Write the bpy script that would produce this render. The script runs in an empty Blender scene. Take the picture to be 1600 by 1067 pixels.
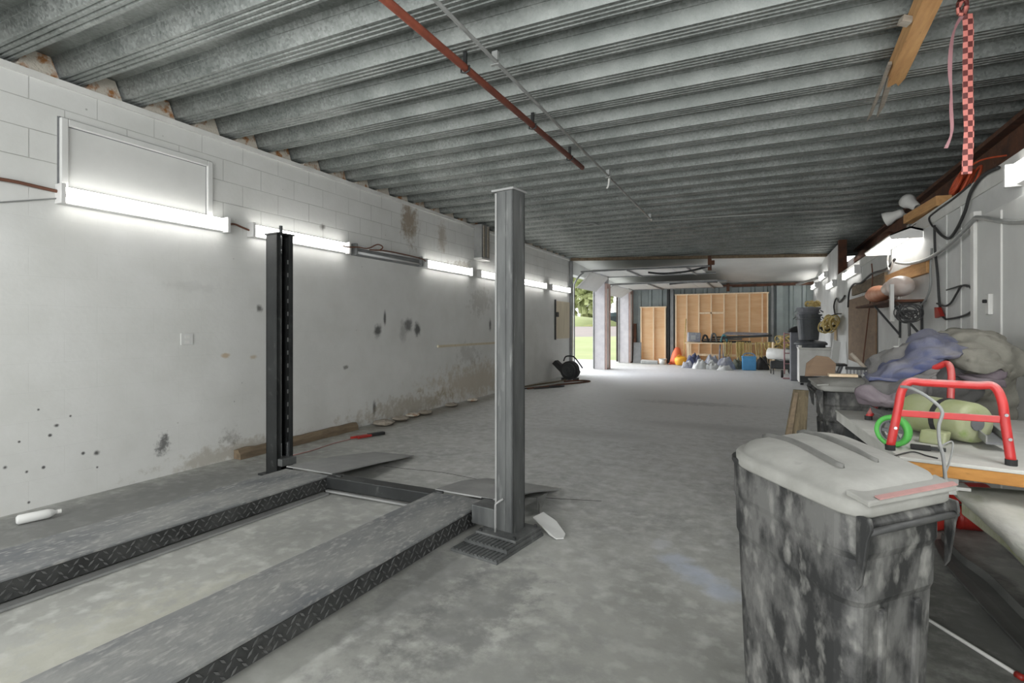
import bpy, bmesh, math, random
from mathutils import Vector, Matrix, noise
R_ = random.Random(7)
SC = bpy.context.scene
COL = SC.collection
# ------------------------------------------------------------------ camera
F, CX, HY, EYE = 825.0, 800.0, 510.0, 1.25
TH = math.atan(390 / F); CT, ST = math.cos(TH), math.sin(TH)
cam = bpy.data.cameras.new('camera'); cam.lens = F / 1600 * 36; cam.sensor_width = 36
cam.shift_y = -(533.5 - HY) / 1600; cam.clip_end = 400; cam.clip_start = .02
co = bpy.data.objects.new('camera', cam); COL.objects.link(co)
co.location = (0, 0, EYE); co.rotation_euler = (math.pi / 2, 0, TH); SC.camera = co
# ------------------------------------------------------------------ sky, exposure
W = bpy.data.worlds.new('overcast_sky'); SC.world = W; W.use_nodes = True
bg = W.node_tree.nodes['Background']; bg.inputs[0].default_value = (.97, .985, 1, 1); bg.inputs[1].default_value = 2.3
SC.view_settings.view_transform = 'Standard'; SC.view_settings.look = 'None'
SC.view_settings.exposure = 0.14; SC.view_settings.gamma = 1; SC.view_settings.use_curve_mapping = False
TUBE_POWER = 9.5
dl = bpy.data.lights.new('rear_fill', 'AREA'); dl.shape = 'RECTANGLE'; dl.size = 6.0; dl.size_y = 2.7; dl.energy = 200; dl.color = (1, 1, .985)
do = bpy.data.objects.new('rear_fill', dl); COL.objects.link(do); do.location = (-1.5, -2.7, 1.6); do.rotation_euler = (math.pi/2, 0, 0)   # unseen area fill added behind the camera to lift the dim interior
for i_, (x_, y_) in enumerate(((-4.38, .9), (-4.38, -.7), (1.3, 1.9), (1.3, .2))):      # unseen fill strips added behind the camera to light the foreground from above
    tl_ = bpy.data.lights.new('fill_strip', 'AREA'); tl_.shape = 'RECTANGLE'; tl_.size = .12; tl_.size_y = 1.25; tl_.energy = 20
    to_ = bpy.data.objects.new('fill_strip', tl_); COL.objects.link(to_); to_.location = (x_, y_, 2.2); to_.rotation_euler = (0, math.radians(-62 if x_ < 0 else 62), 0)
try:
    SC.cycles.max_bounces = 10; SC.cycles.diffuse_bounces = 6; SC.cycles.sample_clamp_indirect = 6
except Exception: pass

sn_ = bpy.data.lights.new('soft_sun', 'SUN'); sn_.energy = 9.0; sn_.angle = 1.3; sn_.color = (.95, .97, 1)
so = bpy.data.objects.new('soft_sun', sn_); COL.objects.link(so); so.rotation_euler = Vector((.85, -.25, -.42)).to_track_quat('-Z', 'Y').to_euler(); so.location = (-20, 15, 12)   # bright side of the overcast sky

def _ray(px, py):
    a = (px - CX) / F
    return (a * CT - ST, a * ST + CT, -(py - HY) / F)
def AX(px, py, x): r = _ray(px, py); k = x / r[0]; return Vector((x, r[1] * k, EYE + r[2] * k))
def AY(px, py, y): r = _ray(px, py); k = y / r[1]; return Vector((r[0] * k, y, EYE + r[2] * k))
def AZ(px, py, z=0): r = _ray(px, py); k = (z - EYE) / r[2]; return Vector((r[0] * k, r[1] * k, z))

# ------------------------------------------------------------------ helpers
def lin(c):
    return tuple(((v / 255 / 12.92) if v / 255 <= .04045 else ((v / 255 + .055) / 1.055) ** 2.4) for v in c) + (1,)
LOC = {}
class MB:
    def __init__(s): s.v = []; s.f = []
    def add(s, vs, fs):
        b = len(s.v); s.v += [Vector(p) for p in vs]; s.f += [tuple(i + b for i in f) for f in fs]; return s
    def bx(s, x0, x1, y0, y1, z0, z1):
        return s.add([(x0,y0,z0),(x1,y0,z0),(x1,y1,z0),(x0,y1,z0),(x0,y0,z1),(x1,y0,z1),(x1,y1,z1),(x0,y1,z1)],
                     [(3,2,1,0),(4,5,6,7),(0,1,5,4),(1,2,6,5),(2,3,7,6),(3,0,4,7)])
    def box(s, c, size, rot=(0, 0, 0)):
        M = Matrix.Translation(c) @ (Matrix.Rotation(rot[2],4,'Z') @ Matrix.Rotation(rot[1],4,'Y') @ Matrix.Rotation(rot[0],4,'X'))
        h = [d / 2 for d in size]
        vs = [M @ Vector((a*h[0], b*h[1], d*h[2])) for a,b,d in [(-1,-1,-1),(1,-1,-1),(1,1,-1),(-1,1,-1),(-1,-1,1),(1,-1,1),(1,1,1),(-1,1,1)]]
        return s.add(vs, [(3,2,1,0),(4,5,6,7),(0,1,5,4),(1,2,6,5),(2,3,7,6),(3,0,4,7)])
    def beam(s, p, q, w, h, up=(0, 0, 1)):
        p, q = Vector(p), Vector(q); d = (q - p).normalized(); x = d.cross(Vector(up)).normalized(); u = x.cross(d)
        vs = []
        for c in (p, q):
            for a, b in ((-1,-1),(1,-1),(1,1),(-1,1)): vs.append(c + x * a * w / 2 + u * b * h / 2)
        return s.add(vs, [(3,2,1,0),(4,5,6,7),(0,1,5,4),(1,2,6,5),(2,3,7,6),(3,0,4,7)])
    def tube(s, pts, r, n=8, closed=False, smooth=0):
        P = [Vector(p) for p in pts]
        if smooth and len(P) > 2: P = spline(P, smooth, closed)
        m = len(P); rs = r if isinstance(r, (list, tuple)) else None
        rings = []; ref = None
        for i in range(m):
            a = P[i-1] if (i > 0 or closed) else P[0]; b = P[(i+1) % m] if (i < m-1 or closed) else P[-1]
            t = (b - a).normalized() if (b - a).length > 1e-9 else Vector((0,0,1))
            if ref is None:
                ref = t.cross(Vector((0,0,1)));
                if ref.length < 1e-3: ref = t.cross(Vector((1,0,0)))
            ref = (ref - t * ref.dot(t)); ref.normalize(); bi = t.cross(ref)
            rr = rs[min(i, len(rs)-1)] if rs else r
            rings.append([P[i] + (ref * math.cos(2*math.pi*k/n) + bi * math.sin(2*math.pi*k/n)) * rr for k in range(n)])
        return s.loft(rings, closed_u=closed, cap=not closed)
    def loft(s, rings, closed_u=False, cap=True):
        n = len(rings[0]); b = len(s.v); m = len(rings)
        for r in rings: s.v += [Vector(p) for p in r]
        for i in range(m if closed_u else m-1):
            j = (i+1) % m
            for k in range(n):
                l = (k+1) % n; s.f.append((b+i*n+k, b+i*n+l, b+j*n+l, b+j*n+k))
        if cap and not closed_u:
            s.f.append(tuple(b+k for k in reversed(range(n)))); s.f.append(tuple(b+(m-1)*n+k for k in range(n)))
        return s
    def lathe(s, prof, c=(0,0,0), n=24, M=None, cap=True):
        M = M or Matrix.Identity(4); c = Vector(c)
        return s.loft([[c + M @ Vector((r*math.cos(2*math.pi*k/n), r*math.sin(2*math.pi*k/n), z)) for k in range(n)] for r, z in prof], cap=cap)
    def prism(s, poly, vec):
        n = len(poly); vec = Vector(vec); P = [Vector(p) for p in poly]
        return s.add(P + [p + vec for p in P], [tuple(reversed(range(n))), tuple(range(n, 2*n))] + [(i, (i+1) % n, n+(i+1) % n, n+i) for i in range(n)])
    def grid(s, rows):
        n = len(rows[0]); b = len(s.v)
        for r in rows: s.v += [Vector(p) for p in r]
        for i in range(len(rows)-1):
            for k in range(n-1): s.f.append((b+i*n+k, b+i*n+k+1, b+(i+1)*n+k+1, b+(i+1)*n+k))
        return s
    def build(s, name, m, parent=None, bevel=0, smooth=False, solid=0, sub=0):
        if parent is not None: org = LOC[parent.name]
        else:
            xs = [p.x for p in s.v]; ys = [p.y for p in s.v]; zs = [p.z for p in s.v]
            org = Vector(((min(xs)+max(xs))/2, (min(ys)+max(ys))/2, min(zs)))
        me = bpy.data.meshes.new(name); me.from_pydata([p - org for p in s.v], [], s.f)
        bm = bmesh.new(); bm.from_mesh(me); bmesh.ops.recalc_face_normals(bm, faces=bm.faces[:]); bm.to_mesh(me); bm.free()
        me.materials.append(M[m] if isinstance(m, str) else m)
        if smooth:
            for p in me.polygons: p.use_smooth = True
        o = bpy.data.objects.new(name, me); COL.objects.link(o)
        if parent is not None: o.parent = parent
        else: o.location = org
        LOC[o.name] = org
        if solid: md = o.modifiers.new('thickness', 'SOLIDIFY'); md.thickness = solid; md.offset = 0
        if bevel: md = o.modifiers.new('bevel', 'BEVEL'); md.width = bevel; md.segments = 2; md.limit_method = 'ANGLE'
        if sub: md = o.modifiers.new('sub', 'SUBSURF'); md.levels = sub; md.render_levels = sub
        return o
def spline(P, k, closed=False):
    out = []; n = len(P)
    for i in range(n if closed else n-1):
        p0 = P[i-1] if (i > 0 or closed) else P[0]; p1 = P[i]; p2 = P[(i+1) % n]; p3 = P[(i+2) % n] if (i+2 < n or closed) else P[-1]
        for j in range(k):
            t = j / k
            out.append(.5*((2*p1) + (p2-p0)*t + (2*p0-5*p1+4*p2-p3)*t*t + (3*p1-p0-3*p2+p3)*t*t*t))
    if not closed: out.append(P[-1])
    return out
def fabric(ctrl, res=10, amp=.02, freq=6, seed=0, stretch=(1, 1, 1)):
    rows = [spline([Vector(p) for p in r], res) for r in ctrl]
    cols = [spline([r[k] for r in rows], res) for k in range(len(rows[0]))]
    out = []
    n, m = len(cols), len(cols[0])
    for k in range(n):
        line = []
        for i in range(m):
            p = cols[k][i]
            du = cols[min(k+1, n-1)][i] - cols[max(k-1, 0)][i]; dv = cols[k][min(i+1, m-1)] - cols[k][max(i-1, 0)]
            nn = du.cross(dv); nn = nn.normalized() if nn.length > 1e-9 else Vector((0, 0, 1))
            q = Vector((p.x*stretch[0], p.y*stretch[1], p.z*stretch[2])) * freq + Vector((seed*3.7, seed*1.3, 0))
            d = (1 - 3*abs(noise.noise(q))) * .9 + (1 - 3*abs(noise.noise(q*2.1+Vector((5, 1, 2))))) * .4 + noise.noise(q*5) * .15
            line.append(p + nn * d * amp)
        out.append(line)
    return MB().grid(out)
def tag(o, label, cat, group=None):
    o['label'] = label; o['category'] = cat
    if group: o['group'] = group
    return o
def thing(name, loc, label, cat, group=None):
    o = bpy.data.objects.new(name, None); COL.objects.link(o); o.location = loc; o.empty_display_size = .1
    LOC[o.name] = Vector(loc); return tag(o, label, cat, group)
def struct(o, kind='structure'): o['kind'] = kind; return o

# ------------------------------------------------------------------ materials
M = {}
def mat(name, c1, c2=None, scale=6, rough=.7, metal=0, bump=0, bscale=40, st=(1, 1, 1), c3=None, s3=.62, sc3=None, coord='Object', wst=None, lo=.35, hi=.65, emit=0):
    m = bpy.data.materials.new(name); m.use_nodes = True; N = m.node_tree.nodes; L = m.node_tree.links
    b = N['Principled BSDF']; b.inputs['Roughness'].default_value = rough; b.inputs['Metallic'].default_value = metal
    M[name] = m
    if emit:
        b.inputs['Base Color'].default_value = lin(c1); b.inputs['Emission Color'].default_value = lin(c1); b.inputs['Emission Strength'].default_value = emit; return m
    if coord == 'World': src = N.new('ShaderNodeNewGeometry').outputs['Position']
    else: src = N.new('ShaderNodeTexCoord').outputs['Object']
    mp = N.new('ShaderNodeMapping'); mp.inputs['Scale'].default_value = st; L.new(src, mp.inputs['Vector'])
    col = None
    if c2 is None: b.inputs['Base Color'].default_value = lin(c1)
    else:
        n = N.new('ShaderNodeTexNoise'); n.inputs['Scale'].default_value = scale; n.inputs['Detail'].default_value = 8; n.inputs['Roughness'].default_value = .62
        L.new(mp.outputs[0], n.inputs['Vector'])
        r = N.new('ShaderNodeMapRange'); r.inputs[1].default_value = lo; r.inputs[2].default_value = hi; L.new(n.outputs['Fac'], r.inputs[0])
        x = N.new('ShaderNodeMix'); x.data_type = 'RGBA'; x.inputs[6].default_value = lin(c1); x.inputs[7].default_value = lin(c2)
        L.new(r.outputs[0], x.inputs[0]); col = x.outputs[2]
        if c3:
            n3 = N.new('ShaderNodeTexNoise'); n3.inputs['Scale'].default_value = sc3 or scale*3.3; n3.inputs['Detail'].default_value = 6; L.new(mp.outputs[0], n3.inputs['Vector'])
            r3 = N.new('ShaderNodeMapRange'); r3.inputs[1].default_value = s3; r3.inputs[2].default_value = s3+.2; L.new(n3.outputs['Fac'], r3.inputs[0])
            x3 = N.new('ShaderNodeMix'); x3.data_type = 'RGBA'; x3.inputs[7].default_value = lin(c3); L.new(r3.outputs[0], x3.inputs[0]); L.new(col, x3.inputs[6]); col = x3.outputs[2]
        L.new(col, b.inputs['Base Color'])
    if bump:
        n2 = N.new('ShaderNodeTexNoise'); n2.inputs['Scale'].default_value = bscale; n2.inputs['Detail'].default_value = 5; L.new(mp.outputs[0], n2.inputs['Vector'])
        bp = N.new('ShaderNodeBump'); bp.inputs['Strength'].default_value = bump; bp.inputs['Distance'].default_value = .01
        L.new(n2.outputs['Fac'], bp.inputs['Height']); L.new(bp.outputs[0], b.inputs['Normal'])
    return m
def dust(name, c, amount=.8, scale=7, up=True):
    """pale dust settled on the faces that look up, patchy"""
    m = M[name]; N = m.node_tree.nodes; L = m.node_tree.links; b = N['Principled BSDF']
    g = N.new('ShaderNodeNewGeometry'); sp = N.new('ShaderNodeSeparateXYZ'); L.new(g.outputs['Normal'], sp.inputs[0])
    r = N.new('ShaderNodeMapRange'); r.inputs[1].default_value = .25; r.inputs[2].default_value = .85; r.inputs[4].default_value = amount; L.new(sp.outputs[2], r.inputs[0])
    n = N.new('ShaderNodeTexNoise'); n.inputs['Scale'].default_value = scale; n.inputs['Detail'].default_value = 7; L.new(g.outputs['Position'], n.inputs['Vector'])
    r2 = N.new('ShaderNodeMapRange'); r2.inputs[1].default_value = .3; r2.inputs[2].default_value = .5; L.new(n.outputs['Fac'], r2.inputs[0])
    mu = N.new('ShaderNodeMath'); mu.operation = 'MULTIPLY'; L.new(r.outputs[0], mu.inputs[0]); L.new(r2.outputs[0], mu.inputs[1])
    x = N.new('ShaderNodeMix'); x.data_type = 'RGBA'; x.inputs[7].default_value = lin(c); L.new(mu.outputs[0], x.inputs[0])
    bc = b.inputs['Base Color']
    if bc.is_linked: L.new(bc.links[0].from_socket, x.inputs[6])
    else: x.inputs[6].default_value = bc.default_value
    L.new(x.outputs[2], bc)
def blobs(name, items, axis='X'):
    """stains and other tone patches, each with its own place and outline: (centre, radii, strength, colour, raggedness)"""
    m = M[name]; N = m.node_tree.nodes; L = m.node_tree.links; b = N['Principled BSDF']
    g = N.new('ShaderNodeNewGeometry').outputs['Position']
    n = N.new('ShaderNodeTexNoise'); n.inputs['Scale'].default_value = 9; n.inputs['Detail'].default_value = 8; n.inputs['Roughness'].default_value = .7; L.new(g, n.inputs['Vector'])
    ns = N.new('ShaderNodeMath'); ns.operation = 'SUBTRACT'; ns.inputs[1].default_value = .5; L.new(n.outputs['Fac'], ns.inputs[0])
    sock = b.inputs['Base Color'].links[0].from_socket
    for c, rad, stg, colr, rag in items:
        s1 = N.new('ShaderNodeVectorMath'); s1.operation = 'SUBTRACT'; s1.inputs[1].default_value = c; L.new(g, s1.inputs[0])
        s2 = N.new('ShaderNodeVectorMath'); s2.operation = 'MULTIPLY'; s2.inputs[1].default_value = tuple(1/r if r else 0 for r in rad); L.new(s1.outputs[0], s2.inputs[0])
        s3 = N.new('ShaderNodeVectorMath'); s3.operation = 'LENGTH'; L.new(s2.outputs[0], s3.inputs[0])
        s4 = N.new('ShaderNodeMath'); s4.operation = 'MULTIPLY_ADD'; s4.inputs[1].default_value = rag*3; L.new(ns.outputs[0], s4.inputs[0]); L.new(s3.outputs['Value'], s4.inputs[2])
        r = N.new('ShaderNodeMapRange'); r.interpolation_type = 'SMOOTHSTEP'; r.inputs[1].default_value = 1.0; r.inputs[2].default_value = .25; r.inputs[3].default_value = 0; r.inputs[4].default_value = stg; L.new(s4.outputs[0], r.inputs[0])
        x = N.new('ShaderNodeMix'); x.data_type = 'RGBA'; x.inputs[7].default_value = lin(colr); L.new(r.outputs[0], x.inputs[0]); L.new(sock, x.inputs[6]); sock = x.outputs[2]
    L.new(sock, b.inputs['Base Color'])

mat('floor_concrete', (134,135,130), (162,163,157), 1.3, .55, bump=.12, bscale=25, c3=(172,173,168), s3=.5, sc3=11, coord='World')
blobs('floor_concrete', [((-1.3,11,0),(4.8,9.5,0),.85,(212,213,214),.3), ((-.42,2.93,0),(.13,.11,0),.5,(172,182,200),.45), ((-.33,2.84,0),(.13,.11,0),.5,(172,182,200),.45), ((-.25,2.75,0),(.13,.11,0),.5,(172,182,200),.45), ((-.17,2.67,0),(.13,.11,0),.5,(172,182,200),.45), ((-.52,3.12,0),(.08,.14,0),.45,(188,192,198),.5), ((-1.15,2.05,0),(.28,.7,0),.5,(88,89,88),1.0), ((-2.9,3.0,0),(.5,.3,0),.4,(96,97,95),.9),  # first blob: brighter mid and far floor, light put into the concrete colour
    ((-2.3,1.2,0),(.45,.8,0),.4,(168,166,148),1.1), ((-.9,1.4,0),(.5,1.1,0),.35,(90,91,90),1.0), ((-1.45,2.2,0),(.25,.9,0),.5,(86,87,87),.8),
    ((-2.5,2.4,0),(.4,.5,0),.35,(95,97,95),1.0), ((-4.0,2.2,0),(.68,2.3,0),.75,(88,89,88),.45), ((.9,2.8,0),(.55,.9,0),.6,(66,67,66),.8), ((.5,1.5,0),(.6,.7,0),.5,(84,85,84),.8),  # darker patches along the lift, by the left wall and under the table
    ((-1.0,9,0),(1.2,.3,0),.35,(118,120,124),1.0), ((-.4,7,0),(1.4,.35,0),.3,(112,114,118),1.0), ((-1.8,6,0),(.9,.3,0),.28,(120,121,122),1.0), ((-4.3,6.5,0),(.28,3.2,0),.6,(110,102,86),.9), ((-4.2,10.6,0),(.5,1.3,0),.6,(104,98,84),.9),
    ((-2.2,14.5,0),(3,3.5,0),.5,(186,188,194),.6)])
mat('wall_paint', (212,213,210), (203,204,200), 2.2, .72, coord='World')
def wall_blocks(name):
    m = M[name]; N = m.node_tree.nodes; L = m.node_tree.links; b = N['Principled BSDF']
    g = N.new('ShaderNodeNewGeometry').outputs['Position']; sp = N.new('ShaderNodeSeparateXYZ'); L.new(g, sp.inputs[0])
    cb = N.new('ShaderNodeCombineXYZ'); L.new(sp.outputs[1], cb.inputs[0]); L.new(sp.outputs[2], cb.inputs[1])
    bt = N.new('ShaderNodeTexBrick'); bt.inputs['Scale'].default_value = 1; bt.inputs['Brick Width'].default_value = .41; bt.inputs['Row Height'].default_value = .2
    bt.inputs['Mortar Size'].default_value = .0035; bt.inputs['Mortar Smooth'].default_value = .4; L.new(cb.outputs[0], bt.inputs['Vector'])
    r = N.new('ShaderNodeMapRange'); r.inputs[1].default_value = 2.12; r.inputs[2].default_value = 2.24; r.inputs[3].default_value = .06; r.inputs[4].default_value = 1; L.new(sp.outputs[2], r.inputs[0])
    n = N.new('ShaderNodeTexNoise'); n.inputs['Scale'].default_value = 1.7; L.new(g, n.inputs['Vector'])
    mu = N.new('ShaderNodeMath'); mu.operation = 'MULTIPLY'; L.new(bt.outputs['Fac'], mu.inputs[0]); L.new(r.outputs[0], mu.inputs[1])
    m2 = N.new('ShaderNodeMath'); m2.operation = 'MULTIPLY'; L.new(mu.outputs[0], m2.inputs[0]); L.new(n.outputs['Fac'], m2.inputs[1])
    x = N.new('ShaderNodeMix'); x.data_type = 'RGBA'; x.inputs[7].default_value = lin((136,136,132)); L.new(m2.outputs[0], x.inputs[0]); L.new(b.inputs['Base Color'].links[0].from_socket, x.inputs[6]); L.new(x.outputs[2], b.inputs['Base Color'])
    bp = N.new('ShaderNodeBump'); bp.invert = True; bp.inputs['Strength'].default_value = .6; bp.inputs['Distance'].default_value = .006; L.new(mu.outputs[0], bp.inputs['Height'])
    n2 = N.new('ShaderNodeTexNoise'); n2.inputs['Scale'].default_value = 30; n2.inputs['Detail'].default_value = 6; L.new(g, n2.inputs['Vector'])
    b2 = N.new('ShaderNodeBump'); b2.inputs['Strength'].default_value = .12; b2.inputs['Distance'].default_value = .01; L.new(n2.outputs['Fac'], b2.inputs['Height']); L.new(bp.outputs[0], b2.inputs['Normal']); L.new(b2.outputs[0], b.inputs['Normal'])
    # small pocks and flecks
    v = N.new('ShaderNodeTexVoronoi'); v.inputs['Scale'].default_value = 6.5; L.new(g, v.inputs['Vector'])
    rr = N.new('ShaderNodeMapRange'); rr.inputs[1].default_value = .06; rr.inputs[2].default_value = .03; L.new(v.outputs['Distance'], rr.inputs[0])
    n4 = N.new('ShaderNodeTexNoise'); n4.inputs['Scale'].default_value = 1.1; L.new(g, n4.inputs['Vector'])
    r4 = N.new('ShaderNodeMapRange'); r4.inputs[1].default_value = .52; r4.inputs[2].default_value = .66; r4.inputs[4].default_value = .75; L.new(n4.outputs['Fac'], r4.inputs[0])
    m5 = N.new('ShaderNodeMath'); m5.operation = 'MULTIPLY'; L.new(rr.outputs[0], m5.inputs[0]); L.new(r4.outputs[0], m5.inputs[1])
    x2 = N.new('ShaderNodeMix'); x2.data_type = 'RGBA'; x2.inputs[7].default_value = lin((84,82,78)); L.new(m5.outputs[0], x2.inputs[0]); L.new(x.outputs[2], x2.inputs[6]); L.new(x2.outputs[2], b.inputs['Base Color'])
wall_blocks('wall_paint')
XL = -4.51
def WB(y, z, ry, rz, s, c=(48,48,48), rag=.5): return ((XL, y, z), (0, ry, rz), s, c, rag)
blobs('wall_paint', [WB(5.46,1.2,.11,.12,.85), WB(5.6,1.36,.04,.14,.85,rag=.25), WB(6.12,1.27,.12,.13,.75), WB(6.33,1.2,.1,.15,.85), WB(6.0,1.18,.12,.2,.4,(90,90,90)),
    WB(2.74,.28,.07,.13,.8,(60,60,60),1.3), WB(6.14,2.72,.22,.4,.75,(128,108,80),.9), WB(6.98,2.68,.16,.3,.5,(140,122,98),.9), WB(5.39,.2,.05,.13,.8,rag=.4), WB(4.51,2.38,.06,.05,.8,(80,76,70),.7),
    WB(3.3,.98,.07,.03,.7,(176,150,110),.7), WB(3.6,.95,.05,.03,.6,(170,150,115),.7), WB(3.67,1.43,.045,.05,.8,(70,68,64),.7), WB(4.87,.76,.07,.035,.7,(80,76,70),.8),
    WB(8.2,.3,2.1,.42,.6,(168,154,130),.8), WB(6.2,.12,1.4,.2,.55,(146,134,110),1.0), WB(3.4,.06,.9,.12,.5,(140,130,110),1.0), WB(7.6,2.25,.4,.12,.6,(120,112,96),1.1), WB(8.2,1.7,.5,.3,.4,(150,148,140),1.3),
    WB(8.6,1.28,.06,.16,.8,rag=.4), WB(8.95,1.23,.05,.08,.8,rag=.4), WB(7.8,.78,.5,.22,.35,(140,138,132),1.0), *[((XL, AX(px_, py_, XL).y, AX(px_, py_, XL).z), (0, r_, r_), .9, (44,44,44), .5) for px_, py_, r_ in ((78,680,.016),(130,708,.018),(42,737,.014),(8,730,.02),(68,730,.014),(45,785,.013),(152,730,.014),(60,640,.012),(110,650,.012),(30,690,.012))], WB(2.25,.3,.03,.03,.9), WB(3.35,.2,.12,.1,.5,(110,104,96),1.4), WB(2.0,.55,.025,.02,.9), WB(3.0,1.6,.3,.05,.15,(150,150,148),1.2)])
mat('wall_plain', (206,207,205), (190,191,189), 2.0, .7, coord='World', bump=.06, bscale=12, c3=(170,171,170), s3=.66, sc3=3)
mat('white_trim', (216,216,212), (200,200,196), 4, .6)
mat('panel_white', (206,207,204), (199,200,197), 3, .6)
mat('rusty_foam', (192,186,174), (150,104,62), 11, .9, coord='World', bump=.6, bscale=60, lo=.5, hi=.62)
mat('dark_void', (46,44,42), (64,58,52), 3, .9, coord='World')
# galvanised deck
def deck_mat():
    m = mat('galvanised', (132,136,133), (108,113,110), 3, .46, metal=.5, coord='World', bump=.05, bscale=70)
    N = m.node_tree.nodes; L = m.node_tree.links; b = N['Principled BSDF']; g = N.new('ShaderNodeNewGeometry').outputs['Position']
    v = N.new('ShaderNodeTexVoronoi'); v.inputs['Scale'].default_value = 62; L.new(g, v.inputs['Vector'])
    bw = N.new('ShaderNodeRGBToBW'); L.new(v.outputs['Color'], bw.inputs[0])
    r = N.new('ShaderNodeMapRange'); r.inputs[3].default_value = .66; r.inputs[4].default_value = 1.34; L.new(bw.outputs[0], r.inputs[0])
    x = N.new('ShaderNodeMix'); x.data_type = 'RGBA'; x.blend_type = 'MULTIPLY'; x.inputs[0].default_value = 1; L.new(b.inputs['Base Color'].links[0].from_socket, x.inputs[6]); L.new(r.outputs[0], x.inputs[7]); L.new(x.outputs[2], b.inputs['Base Color'])
    r2 = N.new('ShaderNodeMapRange'); r2.inputs[3].default_value = .36; r2.inputs[4].default_value = .6; L.new(bw.outputs[0], r2.inputs[0]); L.new(r2.outputs[0], b.inputs['Roughness'])
deck_mat()
mat('back_metal', (156,166,165), (138,148,147), 2, .5, metal=.12, coord='World')
mat('rust_steel', (104,66,46), (70,50,40), 5, .85, bump=.3, bscale=30, c3=(130,92,70), coord='World')
mat('red_pipe', (142,74,54), (120,62,46), 8, .7, c3=(96,60,48), coord='World')
mat('conduit', (176,178,176), (158,160,158), 10, .45, metal=.4)
mat('steel_post', (98,100,99), (72,74,74), 3, .55, metal=.3, bump=.06, bscale=30, st=(3,3,.5), c3=(128,130,128), s3=.6)
mat('steel_dark', (52,54,54), (38,40,40), 4, .5, metal=.35, c3=(86,88,86), s3=.62)
mat('runway_top', (92,95,98), (130,131,128), 2.6, .6, metal=.12, bump=.15, bscale=60, c3=(150,150,146), s3=.52, sc3=30, st=(1.5,.7,1))
mat('tread_plate', (52,53,53), (76,77,76), 6, .45, metal=.4, c3=(110,110,108), s3=.62, sc3=20)
mat('tread_worn', (120,121,120), (84,85,85), 12, .4, metal=.4)
mat('sheet_metal', (150,151,149), (128,129,128), 3, .55, metal=.25, bump=.05, bscale=20)
mat('sheet_dark', (84,86,84), (106,107,104), 3, .5, metal=.25, c3=(128,128,124), sc3=9)
mat('housing_white', (214,214,212), (200,200,198), 5, .5)
mat('housing_grey', (140,142,142), (118,120,120), 5, .5, metal=.2)
mat('tube_lit', (255,253,250), emit=TUBE_POWER)
mat('tube_unlit', (206,208,208), rough=.25)
mat('ply_orange', (236,202,160), (226,184,138), 1.4, .75, st=(1,1,5), c3=(184,130,86), s3=.7, sc3=3)
mat('stud_wood', (246,226,196), (236,210,174), 5, .75, st=(4,4,.6), c3=(170,116,72), s3=.68)
mat('ply_brown', (138,116,94), (118,98,80), 2.4, .8, st=(1,1,4), c3=(96,80,66), s3=.64, sc3=4)
mat('timber', (200,156,104), (176,132,84), 5, .75, st=(6,.7,6), c3=(108,78,48), s3=.64)
mat('old_wood', (128,112,90), (98,86,70), 5, .85, st=(4,.8,4), bump=.3, bscale=24)
mat('ply_pale', (206,196,172), (192,182,158), 3, .75, st=(4,4,.6))
mat('grey_wood', (160,152,140), (136,128,116), 6, .8, st=(.8,5,5))
mat('burlap', (112,100,78), (82,74,58), 7, .9, st=(4,4,.6), c3=(146,134,108), s3=.62)
mat('bin_plastic', (34,35,35), (92,92,90), 6.0, .62, st=(1.5,1.5,.85), bump=.06, bscale=30, c3=(122,122,118), s3=.54, sc3=16, lo=.43, hi=.6)
mat('bin_lid', (132,132,127), (150,150,145), 6, .75, bump=.12, bscale=50, c3=(100,100,97), s3=.66, sc3=12)
mat('bin_ridge', (112,112,108), (92,92,89), 7, .75)  # darker grey than the lid, groove shading put into the colour
mat('bin_dark', (40,41,41), (62,63,62), 5, .6)
mat('pink_dust', (172,130,126), (150,116,112), 12, .8)
mat('rubber', (30,30,31), (44,44,44), 9, .8)
mat('table_top', (194,194,188), (174,174,168), 3, .75, bump=.15, bscale=40, c3=(204,204,200), s3=.58, sc3=8)
mat('edge_wood', (196,142,72), (166,114,52), 5, .7, st=(.8,5,5), c3=(92,66,38), s3=.66)
mat('slab_top', (206,206,199), (176,178,166), 5, .85, bump=.6, bscale=26, st=(1,.45,1), c3=(122,126,92), s3=.66, sc3=7)
mat('slab_edge', (142,146,112), (172,172,156), 9, .9, bump=.5, bscale=40)
mat('red_tube', (196,50,48), (176,40,40), 6, .4, c3=(170,120,116), s3=.68); dust('red_tube', (198,170,166), .65, 14)
mat('green_wheel', (92,188,86), (78,170,74), 6, .5)
mat('lime_film', (146,154,108), (164,168,138), 5, .6, c3=(124,150,76), s3=.6)
mat('grey_plastic', (120,122,124), (98,100,102), 5, .5)
mat('dark_cord', (50,50,50), rough=.6)
mat('orange_cord', (196,88,52), (170,70,42), 20, .6)
mat('brown_cord', (108,72,56), rough=.7)
mat('grey_cord', (138,140,138), rough=.6)
mat('denim', (58,68,108), (96,98,112), 4, .9, bump=.25, bscale=90, c3=(120,116,120), s3=.55, sc3=6); dust('denim', (140,138,138), .4, 6)
mat('grey_cloth', (84,84,85), (106,105,103), 5, .92, bump=.25, bscale=90, c3=(84,80,86), s3=.6); dust('grey_cloth', (132,130,126), .35, 6)
mat('khaki_cloth', (106,105,97), (126,124,114), 5, .92, bump=.25, bscale=90); dust('khaki_cloth', (146,143,134), .35, 6)
mat('plum_cloth', (96,86,93), (112,104,108), 5, .92, bump=.25, bscale=90); dust('plum_cloth', (150,142,146), .4, 6)
mat('red_paint', (170,44,34), (140,36,30), 6, .45, c3=(90,40,34), s3=.66)
mat('white_paint', (216,216,212), (204,204,200), 6, .5)
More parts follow.
